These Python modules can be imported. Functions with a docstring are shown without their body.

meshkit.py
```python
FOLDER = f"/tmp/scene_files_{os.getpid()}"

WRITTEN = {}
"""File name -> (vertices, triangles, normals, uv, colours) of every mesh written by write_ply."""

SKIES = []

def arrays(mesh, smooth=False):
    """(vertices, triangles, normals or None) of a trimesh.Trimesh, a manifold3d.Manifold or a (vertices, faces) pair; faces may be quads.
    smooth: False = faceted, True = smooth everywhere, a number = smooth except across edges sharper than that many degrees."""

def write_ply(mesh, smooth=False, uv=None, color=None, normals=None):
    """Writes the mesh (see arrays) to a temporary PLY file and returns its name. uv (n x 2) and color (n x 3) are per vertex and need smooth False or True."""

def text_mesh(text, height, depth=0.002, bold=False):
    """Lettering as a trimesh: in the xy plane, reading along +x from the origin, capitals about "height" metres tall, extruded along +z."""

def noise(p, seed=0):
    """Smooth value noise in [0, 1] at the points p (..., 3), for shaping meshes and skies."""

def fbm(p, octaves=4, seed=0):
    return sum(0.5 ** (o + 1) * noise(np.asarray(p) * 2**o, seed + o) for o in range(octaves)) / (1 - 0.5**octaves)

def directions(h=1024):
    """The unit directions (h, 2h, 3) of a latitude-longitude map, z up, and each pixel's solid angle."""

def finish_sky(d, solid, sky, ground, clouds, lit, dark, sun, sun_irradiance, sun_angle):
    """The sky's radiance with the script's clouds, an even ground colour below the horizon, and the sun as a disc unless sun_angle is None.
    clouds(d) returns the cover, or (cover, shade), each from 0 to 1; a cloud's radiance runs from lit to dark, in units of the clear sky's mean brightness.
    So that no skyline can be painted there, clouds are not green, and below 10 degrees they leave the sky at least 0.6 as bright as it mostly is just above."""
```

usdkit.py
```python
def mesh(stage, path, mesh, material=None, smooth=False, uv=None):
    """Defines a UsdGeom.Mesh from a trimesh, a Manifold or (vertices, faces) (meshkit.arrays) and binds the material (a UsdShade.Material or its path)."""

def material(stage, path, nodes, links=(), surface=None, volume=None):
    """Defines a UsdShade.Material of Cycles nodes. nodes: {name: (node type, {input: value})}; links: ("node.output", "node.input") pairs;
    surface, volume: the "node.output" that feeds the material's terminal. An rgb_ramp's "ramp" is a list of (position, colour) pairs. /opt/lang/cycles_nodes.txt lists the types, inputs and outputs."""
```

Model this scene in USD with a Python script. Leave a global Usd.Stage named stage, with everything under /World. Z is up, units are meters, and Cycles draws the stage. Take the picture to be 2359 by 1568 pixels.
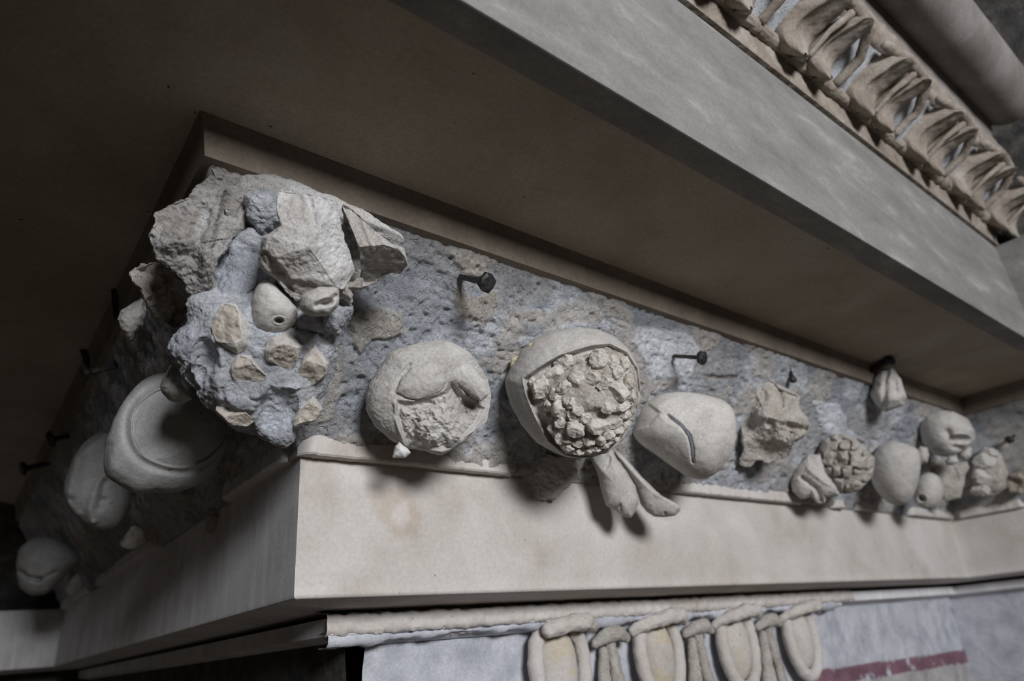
import math, random
import numpy as np, trimesh, usdkit, meshkit
from scipy.spatial import cKDTree
from pxr import Usd, UsdGeom, UsdLux, UsdShade, Gf, Sdf, Vt

random.seed(7)
rng = np.random.default_rng(7)
stage = Usd.Stage.CreateInMemory()
UsdGeom.SetStageUpAxis(stage, UsdGeom.Tokens.z)
UsdGeom.SetStageMetersPerUnit(stage, 1.0)
UsdGeom.Xform.Define(stage, '/World')
UsdGeom.Scope.Define(stage, '/World/Looks')

# ------------------------------------------------------------------ camera, lights, exposure
FPX = 1539.25                                   # focal length in pixels of the 2359 wide frame
R = np.array([[0.7845544655, 0.1968514076, 0.5879828348],
              [-0.6141296904, 0.3775265374, 0.6930500971],
              [-0.0855512365, -0.9048332647, 0.4170824247]])      # columns: image right, image down, view direction
EYE = np.array([-0.4078, -1.0392, -0.0958 + 3.0])                 # the cornice hangs about 3 m above the floor
cam = UsdGeom.Camera.Define(stage, '/World/camera')
M = np.eye(4)
M[0, :3], M[1, :3], M[2, :3], M[3, :3] = R[:, 0], -R[:, 1], -R[:, 2], EYE
cam.AddTransformOp().Set(Gf.Matrix4d(*M.ravel().tolist()))
cam.CreateHorizontalApertureAttr(36.0)
cam.CreateVerticalApertureAttr(36.0 * 1568 / 2359)
cam.CreateFocalLengthAttr(36.0 * FPX / 2359)
cam.CreateClippingRangeAttr(Gf.Vec2f(0.02, 100))
cam.CreateFStopAttr(2.6)
cam.CreateFocusDistanceAttr(1.06)
cam.CreateExposureAttr(0.0)

dome = UsdLux.DomeLight.Define(stage, '/World/room_glow')           # dim even light of the interior
dome.CreateColorAttr(Gf.Vec3f(1.0, 0.86, 0.74)); dome.CreateIntensityAttr(0.0055)
AIM = np.array([0.7, -0.1, 3.25])
AZ, EL, DIST = math.radians(-17), math.radians(11), 5.2              # a tall window across the room, a little to the left
LDIR = np.array([math.sin(AZ) * math.cos(EL), -math.cos(AZ) * math.cos(EL), math.sin(EL)])
win = UsdLux.RectLight.Define(stage, '/World/window_daylight')
LP = AIM + DIST * LDIR
zx = LDIR; xx = np.cross([0, 0, 1.0], zx); xx /= np.linalg.norm(xx); yx = np.cross(zx, xx)
LM = np.eye(4); LM[0, :3], LM[1, :3], LM[2, :3], LM[3, :3] = xx, yx, zx, LP
win.AddTransformOp().Set(Gf.Matrix4d(*LM.ravel().tolist()))
win.CreateWidthAttr(1.5); win.CreateHeightAttr(0.95)
win.CreateColorAttr(Gf.Vec3f(0.97, 0.975, 1.0)); win.CreateIntensityAttr(64.0)

# ------------------------------------------------------------------ materials
LOOK = '/World/Looks/'
def plaster(name, cols, mottle=7, fine=150, fine_amt=0.25, bump=0.5, bump_d=0.002, pits=0.0, pit_scale=160, specks=None, speck_scale=220,
            speck_cut=0.70, stretch=(1, 1, 1), rough=0.92, tint=False, streak=None, detail=8):
    """Lime plaster: mottled colour, fine grain, optional pits (relief) and specks of dirt."""
    n = {'g': ('geometry', {}), 'map': ('mapping', {'scale': stretch}),
         'n1': ('noise_texture', {'scale': mottle, 'detail': detail, 'roughness': 0.62, 'distortion': 0.3}),
         'ramp': ('rgb_ramp', {'ramp': list(zip(np.linspace(0.28, 0.72, len(cols)), cols))}),
         'n2': ('noise_texture', {'scale': fine, 'detail': 5, 'roughness': 0.7}),
         'r2': ('map_range', {'from_min': 0.3, 'from_max': 0.7, 'to_min': 1 - fine_amt, 'to_max': 1 + fine_amt * 0.6, 'clamp': True}),
         'mul': ('mix', {'mix_type': 'multiply', 'fac': 1.0}),
         'n3': ('noise_texture', {'scale': fine * 2.6, 'detail': 6, 'roughness': 0.75}),
         'n4': ('noise_texture', {'scale': mottle * 5, 'detail': 6, 'roughness': 0.65}),
         'addb': ('math', {'math_type': 'multiply_add', 'value2': 0.8}),
         'bump': ('bump', {'strength': bump, 'distance': bump_d}),
         'p': ('principled_bsdf', {'roughness': rough, 'specular_ior_level': 0.15})}
    l = [('g.position', 'map.vector'), ('map.vector', 'n1.vector'), ('g.position', 'n2.vector'), ('g.position', 'n3.vector'), ('map.vector', 'n4.vector'),
         ('n1.fac', 'ramp.fac'), ('n2.fac', 'r2.value'), ('ramp.color', 'mul.color1'), ('r2.result', 'mul.color2'),
         ('n3.fac', 'addb.value1'), ('n4.fac', 'addb.value3'), ('bump.normal', 'p.normal')]
    col, hgt = 'mul.color', 'addb.value'
    if tint:
        n['at'] = ('attribute', {'attribute': 'tint'})
        n['mt'] = ('mix', {'mix_type': 'multiply', 'fac': 1.0})
        l += [(col, 'mt.color1'), ('at.color', 'mt.color2')]; col = 'mt.color'
    if specks is not None:
        n['vs'] = ('noise_texture', {'scale': speck_scale, 'detail': 1, 'roughness': 0.4})
        n['vr'] = ('map_range', {'from_min': speck_cut, 'from_max': speck_cut + 0.04, 'to_min': 0, 'to_max': 1, 'clamp': True})
        n['ms'] = ('mix', {'mix_type': 'mix', 'color2': specks})
        l += [('g.position', 'vs.vector'), ('vs.fac', 'vr.value'), ('vr.result', 'ms.fac'), (col, 'ms.color1')]; col = 'ms.color'
    if streak is not None:
        n['sm'] = ('mapping', {'scale': streak[1]})
        n['sn'] = ('noise_texture', {'scale': 1.0, 'detail': 5, 'roughness': 0.6})
        n['sr'] = ('map_range', {'from_min': 0.5, 'from_max': 0.68, 'to_min': 0, 'to_max': streak[2], 'clamp': True})
        n['sx'] = ('mix', {'mix_type': 'mix', 'color2': streak[0]})
        l += [('g.position', 'sm.vector'), ('sm.vector', 'sn.vector'), ('sn.fac', 'sr.value'), ('sr.result', 'sx.fac'), (col, 'sx.color1')]; col = 'sx.color'
    if pits:
        n['vp'] = ('noise_texture', {'scale': pit_scale, 'detail': 3, 'roughness': 0.55, 'distortion': 0.8})
        n['pr'] = ('map_range', {'from_min': 0.30, 'from_max': 0.46, 'to_min': -pits, 'to_max': 0, 'clamp': True})
        n['pa'] = ('math', {'math_type': 'add'})
        l += [('g.position', 'vp.vector'), ('vp.fac', 'pr.value'), ('pr.result', 'pa.value1'), (hgt, 'pa.value2')]; hgt = 'pa.value'
    l += [(hgt, 'bump.height'), (col, 'p.base_color')]
    return usdkit.material(stage, LOOK + name, n, l, surface='p.BSDF')

MAT = {}
MAT['fascia'] = plaster('fascia_plaster', [(.38, .34, .30), (.48, .445, .41), (.54, .51, .48), (.58, .565, .55)], mottle=4.5, fine=130, fine_amt=.12, bump=.35, bump_d=.0012,
                        specks=(.24, .20, .17), speck_scale=110, speck_cut=.76)
MAT['fascia_tint'] = plaster('stained_fascia_plaster', [(.40, .36, .32), (.49, .455, .42), (.54, .51, .48), (.58, .565, .55)], mottle=5.5, fine=130, fine_amt=.13, bump=.35, bump_d=.0012,
                        specks=(.24, .20, .17), speck_scale=110, speck_cut=.76, tint=True)
MAT['fascia_side'] = plaster('lightened_drip_plaster', [(.50, .48, .48), (.64, .63, .635), (.72, .715, .73)], mottle=6, fine=130, fine_amt=.15, bump=.35, bump_d=.0012,
                             streak=((.80, .80, .84), (26, 26, 2.2), .6))  # drips are whitewash; base tone raised to make up for weak side light
MAT['frieze'] = plaster('frieze_mortar', [(.62, .62, .64), (.82, .82, .83), (.95, .95, .95), (1, 1, 1)], mottle=26, fine=230, fine_amt=.35, bump=.9, bump_d=.004, pits=1.1, pit_scale=95, tint=True)
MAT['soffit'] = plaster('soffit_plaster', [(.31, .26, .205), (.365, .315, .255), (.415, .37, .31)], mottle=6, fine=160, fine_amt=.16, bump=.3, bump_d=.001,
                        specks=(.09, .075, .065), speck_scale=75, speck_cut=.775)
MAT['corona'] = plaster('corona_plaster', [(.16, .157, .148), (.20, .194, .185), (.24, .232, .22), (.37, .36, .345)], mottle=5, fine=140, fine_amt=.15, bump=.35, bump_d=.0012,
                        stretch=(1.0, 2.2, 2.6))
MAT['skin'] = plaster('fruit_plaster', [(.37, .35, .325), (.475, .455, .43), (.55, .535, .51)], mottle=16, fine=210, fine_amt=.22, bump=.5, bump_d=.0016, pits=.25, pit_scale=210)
MAT['skin_shaded'] = plaster('shaded_fruit_plaster', [(.245, .24, .232), (.325, .322, .316), (.39, .39, .39)], mottle=12, fine=210, fine_amt=.2, bump=.4, bump_d=.0014, pits=.2, pit_scale=210, specks=(.18, .15, .13), speck_scale=60, speck_cut=.74)  # darker copy of the fruit plaster, shade of the left side put into its colour
MAT['pear'] = plaster('pear_plaster', [(.42, .39, .355), (.55, .525, .49), (.64, .62, .59)], mottle=13, fine=210, fine_amt=.22, bump=.5, bump_d=.0016, pits=.25, pit_scale=210)
MAT['skin_cut'] = plaster('cut_fruit_plaster', [(.46, .43, .39), (.58, .55, .51), (.66, .64, .61)], mottle=22, fine=230, fine_amt=.26, bump=.7, bump_d=.002, pits=.45, pit_scale=190, tint=True)
MAT['broken'] = plaster('broken_plaster', [(.41, .37, .32), (.54, .50, .45), (.64, .61, .57)], mottle=30, fine=260, fine_amt=.32, bump=.9, bump_d=.003, pits=.6, pit_scale=170)
MAT['leafrock'] = plaster('leaf_plaster', [(.44, .42, .40), (.57, .55, .53), (.67, .66, .645), (.76, .755, .745)], mottle=18, fine=260, fine_amt=.3, bump=.8, bump_d=.003, pits=.7, pit_scale=150, tint=True)
MAT['mortar'] = plaster('blue_mortar', [(.30, .315, .34), (.45, .468, .50), (.60, .62, .655), (.72, .735, .77)], mottle=13, fine=240, fine_amt=.32, bump=.9, bump_d=.004, pits=.7, pit_scale=120, tint=True)
MAT['seed'] = plaster('seed_plaster', [(.44, .40, .35), (.56, .53, .48), (.68, .66, .63)], mottle=40, fine=260, fine_amt=.22, bump=.6, bump_d=.002)
MAT['ornament'] = plaster('ornament_plaster', [(.20, .165, .135), (.30, .26, .22), (.42, .39, .35)], mottle=14, fine=200, fine_amt=.28, bump=.6, bump_d=.002, pits=.4)
MAT['lowerwall'] = plaster('limewashed_wall', [(.36, .37, .42), (.46, .475, .53), (.58, .59, .64), (.66, .66, .69)], mottle=13, fine=200, fine_amt=.2, bump=.6, bump_d=.003, tint=True)
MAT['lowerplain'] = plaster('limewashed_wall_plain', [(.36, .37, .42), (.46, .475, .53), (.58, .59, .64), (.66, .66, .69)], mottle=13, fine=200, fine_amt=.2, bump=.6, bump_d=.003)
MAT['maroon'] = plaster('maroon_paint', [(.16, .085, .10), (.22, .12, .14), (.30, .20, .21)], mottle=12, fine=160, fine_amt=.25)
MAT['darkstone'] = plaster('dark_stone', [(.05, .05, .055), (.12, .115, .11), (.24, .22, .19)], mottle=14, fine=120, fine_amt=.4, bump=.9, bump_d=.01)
MAT['torus'] = plaster('torus_plaster', [(.17, .155, .145), (.23, .212, .20), (.31, .295, .285)], mottle=9, fine=150, fine_amt=.2, bump=.4, bump_d=.002)
MAT['white'] = plaster('fresh_break', [(.66, .65, .63), (.74, .73, .72)], mottle=30, fine=240, fine_amt=.12, bump=.5)
MAT['yellow'] = plaster('yellow_residue', [(.52, .46, .30), (.62, .56, .38)], mottle=60, fine=240, fine_amt=.2, bump=.6)
MAT['grout'] = plaster('grey_filler', [(.16, .17, .19), (.22, .235, .26)], mottle=40, fine=240, fine_amt=.2, bump=.5)
MAT['floor'] = plaster('floor_stone', [(.13, .105, .085), (.18, .15, .12)], mottle=3)
MAT['iron'] = usdkit.material(stage, LOOK + 'black_iron', {
    'g': ('geometry', {}), 'n': ('noise_texture', {'scale': 160, 'detail': 4}),
    'r': ('rgb_ramp', {'ramp': [(.35, (.012, .011, .012)), (.6, (.03, .027, .026)), (.75, (.06, .04, .03))]}),
    'b': ('bump', {'strength': .6, 'distance': .001}), 'p': ('principled_bsdf', {'roughness': .6, 'metallic': .3})},
    [('g.position', 'n.vector'), ('n.fac', 'r.fac'), ('r.color', 'p.base_color'), ('n.fac', 'b.height'), ('b.normal', 'p.normal')], surface='p.BSDF')

# ------------------------------------------------------------------ prims
used = {}
def path_of(name, parent=None):
    base = f'{parent.GetPath()}/{name}' if parent is not None else f'/World/{name}'
    k = used.get(base, 0); used[base] = k + 1
    return base if k == 0 else f'{base}_{k:03d}'
def say(p, label=None, cat=None, group=None, kind=None):
    for k, v in (('label', label), ('category', cat), ('group', group), ('kind', kind)):
        if v: p.SetCustomDataByKey(k, v)
    return p
ORG = {}
def thing(name, label, cat, base, group=None, kind=None):
    x = UsdGeom.Xform.Define(stage, path_of(name)); base = np.asarray(base, float)
    x.AddTranslateOp().Set(Gf.Vec3d(*base.tolist())); p = x.GetPrim(); ORG[str(p.GetPath())] = base
    return say(p, label, cat, group, kind)
def obj(name, mesh, mat, parent=None, smooth=True, tint=None, label=None, cat=None, group=None, kind=None):
    """mesh: (vertices in world coordinates, faces) or a trimesh; its points are stored relative to the thing's base."""
    v, f = (mesh.vertices, mesh.faces) if hasattr(mesh, 'faces') else mesh
    v = np.asarray(v, float); f = np.asarray(f, int)
    if parent is not None: v = v - ORG['/'.join(str(parent.GetPath()).split('/')[:3])]
    m = usdkit.mesh(stage, path_of(name, parent), (v, f), MAT[mat] if isinstance(mat, str) else mat, smooth=smooth)
    if tint is None and mat in ('skin_cut', 'leafrock', 'mortar'): tint = np.ones((len(v), 3))
    if tint is not None:
        UsdGeom.PrimvarsAPI(m).CreatePrimvar('tint', Sdf.ValueTypeNames.Color3fArray, 'vertex').Set(Vt.Vec3fArray.FromNumpy(np.asarray(tint, np.float32)))
    return say(m.GetPrim(), label, cat, group, kind)

# ------------------------------------------------------------------ measuring: a pixel of the photograph to a point on a plane
UP3 = np.array([0, 0, 3.0])
def ray(px, py): return R @ np.array([(px - 1179.5) / FPX, (py - 784) / FPX, 1.0])
def hit(px, py, p0, n):
    d = ray(px, py); return EYE + d * (((np.asarray(p0) - EYE) @ n) / (d @ n))
LEAN = math.radians(36.06)
NF = np.array([0, -math.cos(LEAN), -math.sin(LEAN)])               # the front frieze leans out over the room
NL = np.array([-math.cos(LEAN), 0, -math.sin(LEAN)])
def on_front(px, py): return hit(px, py, (0, -.012, 3.235), NF)
def on_left(px, py): return hit(px, py, (-.012, 0, 3.235), NL)
def depth_of(P): return float(R[:, 2] @ (np.asarray(P) - EYE))
def crop(ox, oy, s, pts): return [(ox + x / s, oy + y / s) for x, y in pts]
C2 = lambda *p: crop(300, 350, 2.2086, p)
C3 = lambda *p: crop(800, 500, 2.24, p)
C4 = lambda *p: crop(1300, 700, 2.8514, p)
C5 = lambda *p: crop(1650, 750, 2.8505, p)
CL = lambda *p: crop(0, 750, 1.9173, p)

class Frame:
    """A rigid frame at the point (px, py, depth): two axes across the line of sight, one back along it; unit = one pixel there."""
    def __init__(s, px, py, depth):
        s.c = np.array([px, py]); d = ray(px, py); s.o = EYE + depth * d
        s.e3 = -d / np.linalg.norm(d); s.e1 = R[:, 0] - (R[:, 0] @ s.e3) * s.e3; s.e1 /= np.linalg.norm(s.e1); s.e2 = np.cross(-s.e3, s.e1)
        s.s = depth / FPX
    def world(s, u, v, w): return s.o + s.s * (np.multiply.outer(np.asarray(u), s.e1) + np.multiply.outer(np.asarray(v), s.e2) + np.multiply.outer(np.asarray(w), s.e3))
    def loc(s, pts):
        """pixels to frame coordinates, on the plane w = 0"""
        out = []
        for px, py in pts:
            P = hit(px, py, s.o, s.e3) - s.o
            out.append((P @ s.e1 / s.s, P @ s.e2 / s.s))
        return np.array(out)

_ico = {}
LAST = {}
def ico(k):
    if k not in _ico:
        m = trimesh.creation.icosphere(subdivisions=k); _ico[k] = (np.array(m.vertices), np.array(m.faces))
    return _ico[k]
def smoothstep(a, b, x):
    t = np.clip((x - a) / (b - a), 0, 1); return t * t * (3 - 2 * t)
def inside(poly, u, v):
    """signed distance to a polygon, positive inside"""
    poly = np.asarray(poly, float); p = np.stack([u, v], -1); d = np.full(len(u), 1e9); c = np.zeros(len(u), bool)
    for a, b in zip(poly, np.roll(poly, -1, 0)):
        e = b - a; w = p - a; t = np.clip((w @ e) / max(e @ e, 1e-9), 0, 1)
        d = np.minimum(d, np.linalg.norm(w - t[:, None] * e, axis=1))
        hitx = ((a[1] > p[:, 1]) != (b[1] > p[:, 1])); xx_ = a[0] + (p[:, 1] - a[1]) * (b[0] - a[0]) / (b[1] - a[1] if b[1] != a[1] else 1e-9)
        c ^= hitx & (p[:, 0] < xx_)
    return np.where(c, d, -d)
def near_line(pts, u, v):
    pts = np.asarray(pts, float); p = np.stack([u, v], -1); d = np.full(len(u), 1e9)
    for a, b in zip(pts[:-1], pts[1:]):
        e = b - a; w = p - a; t = np.clip((w @ e) / max(e @ e, 1e-9), 0, 1)
        d = np.minimum(d, np.linalg.norm(w - t[:, None] * e, axis=1))
    return d
def fbm(P, sc, o=3, seed=0): return meshkit.fbm(np.asarray(P) * sc, o, seed) - 0.5
def ridged(P, sc, seed=0): return 1 - np.abs(2 * meshkit.noise(np.asarray(P) * sc, seed) - 1)
def normals(v, f):
    n = np.zeros_like(v); fn = np.cross(v[f[:, 1]] - v[f[:, 0]], v[f[:, 2]] - v[f[:, 0]])
    for k in range(3): np.add.at(n, f[:, k], fn)
    return n / np.maximum(np.linalg.norm(n, axis=1, keepdims=True), 1e-12)

def body(px, py, depth, outline, W, back=None, sub=6, power=1.0, facets=(), feats=None, rough=(), seed=0, smooth_outline=True, roundness=2.0, cut=None, tints=(), sm=3):
    """A solid whose outline across the line of sight is star-shaped about its centre, W pixels thick towards the viewer and "back" behind.
    facets: planes (a, b, c) that cut the front off at w = a*u + b*v + c; feats(u, v) -> added relief of the front; rough: (amplitude m, scale 1/m, octaves)."""
    F = Frame(px, py, depth); S, f = ico(sub)
    if np.isscalar(outline[0]):
        rx, ry, ang = outline; tt = np.linspace(0, 2 * np.pi, 49)[:-1]; c, s_ = math.cos(ang), math.sin(ang)
        outline = [(px + rx * math.cos(a) * c - ry * math.sin(a) * s_, py + rx * math.cos(a) * s_ + ry * math.sin(a) * c) for a in tt]
    poly = F.loc(outline)
    th = np.arctan2(S[:, 1], S[:, 0])
    if True:
        ts = np.linspace(-np.pi, np.pi, 361); rr = np.zeros(361)
        for a, b in zip(poly, np.roll(poly, -1, 0)):
            e = b - a; d = np.stack([np.cos(ts), np.sin(ts)], 1); den = d[:, 0] * e[1] - d[:, 1] * e[0]
            den = np.where(np.abs(den) < 1e-9, 1e-9, den)
            t = (a[0] * e[1] - a[1] * e[0]) / den; q = (a[0] * d[:, 1] - a[1] * d[:, 0]) / den
            ok = (t > 0) & (q >= -1e-9) & (q <= 1 + 1e-9); rr = np.where(ok, np.maximum(rr, t), rr)
        if smooth_outline:
            k = np.hanning(2 * sm + 3)[1:-1]; k /= k.sum(); ext = np.concatenate([rr[-41:-1], rr, rr[1:41]]); rr = np.convolve(ext, k, 'same')[40:-40]
        rad = np.interp(th, ts, rr)
    rho = np.hypot(S[:, 0], S[:, 1]); rho = rho ** power
    u, v = rho * rad * np.cos(th), rho * rad * np.sin(th)
    z = np.sign(S[:, 2]) * np.abs(S[:, 2]) ** (2.0 / roundness)
    w = np.where(S[:, 2] > 0, z * W, z * (back if back is not None else W * .6))
    front = smoothstep(-.05, .35, S[:, 2])
    w0 = w.copy()
    for a, b, c in facets:
        w = np.where(S[:, 2] > -0.2, np.minimum(w, a * u + b * v + c), w)
    tint = np.ones((len(u), 3))
    if cut is not None:                                             # the broken faces are craggy and browner than the skin
        m = smoothstep(.5, 3.0, w0 - w); w = w + m * cut[0] * 2 * fbm(np.stack([u, v, 0 * u + seed], -1), 1 / 13., 3, seed)
        tint = tint * (1 - m[:, None]) + np.array(cut[1]) * m[:, None]
    wx, wy = u + 9 * fbm(np.stack([u, v, 0 * u], -1), 1 / 12., 3, seed + 1), v + 9 * fbm(np.stack([u, v, 0 * u], -1), 1 / 12., 3, seed + 2)
    for pts, colr in tints:
        m = smoothstep(-2, 2, inside(F.loc(pts), wx, wy)) * (S[:, 2] > -.1); tint = tint * (1 - m[:, None]) + np.array(colr) * m[:, None]
    LAST['tint'] = tint
    if feats is not None: w = w + feats(u, v, F) * front
    P = F.world(u, v, w)
    for i, (amp, sc, o) in enumerate(rough):
        n = normals(P, f); sgn = 1 if ((P - P.mean(0)) * n).sum() > 0 else -1
        P = P + (sgn * amp * 2 * fbm(P, sc, o, seed + 11 * i))[:, None] * n
    n = normals(P, f)
    if ((P - P.mean(0)) * n).sum() < 0: f = f[:, ::-1]
    return P, f

def line_feat(pts, width, dep):
    """A groove (dep < 0) or rib along a line of photograph pixels."""
    return lambda u, v, F: dep * np.exp(-(near_line(F.loc(pts), u, v) / width) ** 2)
def dent(px, py, rx, ry, dep, rim=0.0, sharp=4):
    def g(u, v, F):
        c = F.loc([(px, py)])[0]; q = np.sqrt(((u - c[0]) / rx) ** 2 + ((v - c[1]) / ry) ** 2)
        return dep * np.exp(-q ** sharp) + rim * np.exp(-((q - 1.35) / .3) ** 2)
    return g
def patch(pts, h, soft=4):
    """Raises (or sinks) a polygon of the front by h, over an edge "soft" pixels wide."""
    return lambda u, v, F: h * smoothstep(-soft, soft, inside(F.loc(pts), u, v))
def allof(*fs): return lambda u, v, F: sum(g(u, v, F) for g in fs)
def crag(amp, sc, seed=0):
    return lambda u, v, F: amp * 2 * fbm(np.stack([u, v, 0 * u], -1), 1.0 / sc, 3, seed)

# ------------------------------------------------------------------ the entablature: profiles swept round the projecting corner
YL, XR = 2.58, 2.66
def station(o):
    """corner points of the plan at a distance o in front of the fascia"""
    return np.array([(-1.6, YL - o), (-o, YL - o), (-o, -o), (XR - o, -o), (XR - o, -1.7)])
def sweep(profile, steps, segs=(0, 1, 2, 3), jag=None, closed_back=None):
    """profile: (o, z) points; one strip per plan segment, mitred; steps: subdivisions along each segment."""
    prof = np.array(profile, float); out = []
    st = np.array([station(o) for o, z in prof])                    # (k, 5, 2)
    rows = []
    for sgi in segs:
        t = np.linspace(0, 1, steps[sgi] + 1); t = t if sgi == segs[-1] else t[:-1]
        for tt in t: rows.append(np.concatenate([st[:, sgi] * (1 - tt) + st[:, sgi + 1] * tt, prof[:, 1:2] + 3.0], 1))
    V = np.array(rows); nr, k = V.shape[:2]
    idx = np.arange(nr * k).reshape(nr, k)
    q = np.stack([idx[:-1, :-1], idx[1:, :-1], idx[1:, 1:], idx[:-1, 1:]], -1).reshape(-1, 4)
    f = np.concatenate([q[:, [0, 2, 1]], q[:, [0, 3, 2]]])
    return V.reshape(-1, 3), f
def refine_profile(pts, h):
    out = [pts[0]]
    for a, b in zip(pts[:-1], pts[1:]):
        n = max(1, int(math.hypot(b[0] - a[0], b[1] - a[1]) / h))
        out += [(a[0] + (b[0] - a[0]) * i / n, a[1] + (b[1] - a[1]) * i / n) for i in range(1, n + 1)]
    return out
def structure(name, mesh, mat, label, smooth=28, tint=None):
    return obj(name, mesh, mat, None, smooth, tint, label=label, kind='structure')

ST = (20, 60, 70, 20)
# architrave fascia (bevelled edges): front and right return with stains, left side lightened in place of light, with whitewash drips
FP = refine_profile([(-.14, -.012), (-.006, -.001), (-.001, .001), (0, .006), (0, .224), (-.06, .226)], .007)
FV, FF = sweep(FP, (1, 1, 300, 40), (2, 3))
def stain(pts, col, k, soft=.008):
    global FT
    q = np.array([(p[0], p[2]) for p in (hit(x, y, (0, 0, 0), np.array([0, 1.0, 0])) for x, y in pts)])
    wob = .02 * np.stack([fbm(FV, 30, 4, 71), fbm(FV, 30, 4, 72)], 1)
    m = k * smoothstep(-soft, soft, inside(q, FV[:, 0] + wob[:, 0], FV[:, 2] + wob[:, 1])); FT = FT * (1 - m[:, None]) + np.array(col) * m[:, None]
FT = np.ones((len(FV), 3)) * (1 + .10 * smoothstep(.03, .0, FV[:, 2:3] - 3)) * (1 + .10 * fbm(FV, 18, 3, 73)[:, None])
stain([(840, 1110), (930, 1120), (975, 1190), (960, 1235), (900, 1230), (860, 1180)], (.86, .80, .74), .8)
stain([(905, 1165), (940, 1160), (950, 1195), (925, 1215), (900, 1200)], (1.2, 1.21, 1.23), .55, .006)
stain([(750, 1070), (850, 1080), (840, 1120), (760, 1100)], (1.12, 1.13, 1.15), .7)
stain([(1430, 1240), (1560, 1230), (1600, 1330), (1450, 1350)], (.90, .89, .88), .7, .02)
stain([(2080, 1210), (2170, 1200), (2180, 1320), (2120, 1300)], (1.10, 1.12, 1.16), .7, .015)
obj('trim_1', (FV, FF), 'fascia_tint', None, True, FT, label='smooth beige plaster architrave band below the frieze', kind='structure')
structure('trim_11', sweep([(-.14, -.012), (-.006, -.001), (-.001, .001), (0, .006), (0, .224), (-.06, .226)], ST, (1,)), 'fascia_side', 'dim architrave band on the left of the corner, drips of whitewash on a base lightened in place of light')
# the return at the far left carries the same band
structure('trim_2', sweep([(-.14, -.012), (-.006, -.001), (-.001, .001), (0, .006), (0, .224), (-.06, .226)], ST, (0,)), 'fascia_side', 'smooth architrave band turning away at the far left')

# fillet on top of the band: broken pieces
def fillet(x0, x1, seed, side='front'):
    n = max(6, int((x1 - x0) / .006)); t = np.linspace(x0, x1, n); V = []
    for i, x in enumerate(t):
        a = fbm(np.array([[x, seed, 0.]]), 40, 3, seed)[0] * .010; b = fbm(np.array([[x, seed, 5.]]), 70, 3, seed)[0] * .006
        e = .4 + .6 * min(1, min(i, n - 1 - i) / 3)
        o, zb, zt = (.025 + b) * e + .001, .2150 + abs(b) * .6, .2470 + a
        for oo, zz in ((-.05, zb + .002), (o - .003, zb), (o, zb + .003), (o - .001, zt - .003), (o - .004, zt), (-.05, zt + .002)): V.append((x, -oo, zz + 3) if side == 'front' else (-oo, x, zz + 3) if side == 'left' else (XR - oo, x, zz + 3))
    V = np.array(V); k = 6; idx = np.arange(n * k).reshape(n, k); f = []
    for i in range(n - 1):
        for j in range(k):
            a, b, c, d = idx[i, j], idx[i + 1, j], idx[i + 1, (j + 1) % k], idx[i, (j + 1) % k]; f += [(a, b, c), (a, c, d)]
    for e in (0, n - 1): f += [(idx[e, 0], idx[e, j], idx[e, j + 1]) for j in range(1, k - 1)]
    m = trimesh.Trimesh(V, f, process=False); m.fix_normals(); return m
fl = thing('trim_3', 'thin broken plaster fillet along the top of the architrave band', None, (0, 0, 3.22), kind='structure')
for i, (a, b) in enumerate(((-.010, .43), (.93, 1.52), (1.70, 1.78), (1.86, 2.0), (2.25, 2.64))): obj('fillet_piece', fillet(a, b, i + 1), 'fascia', fl, 35)
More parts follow.
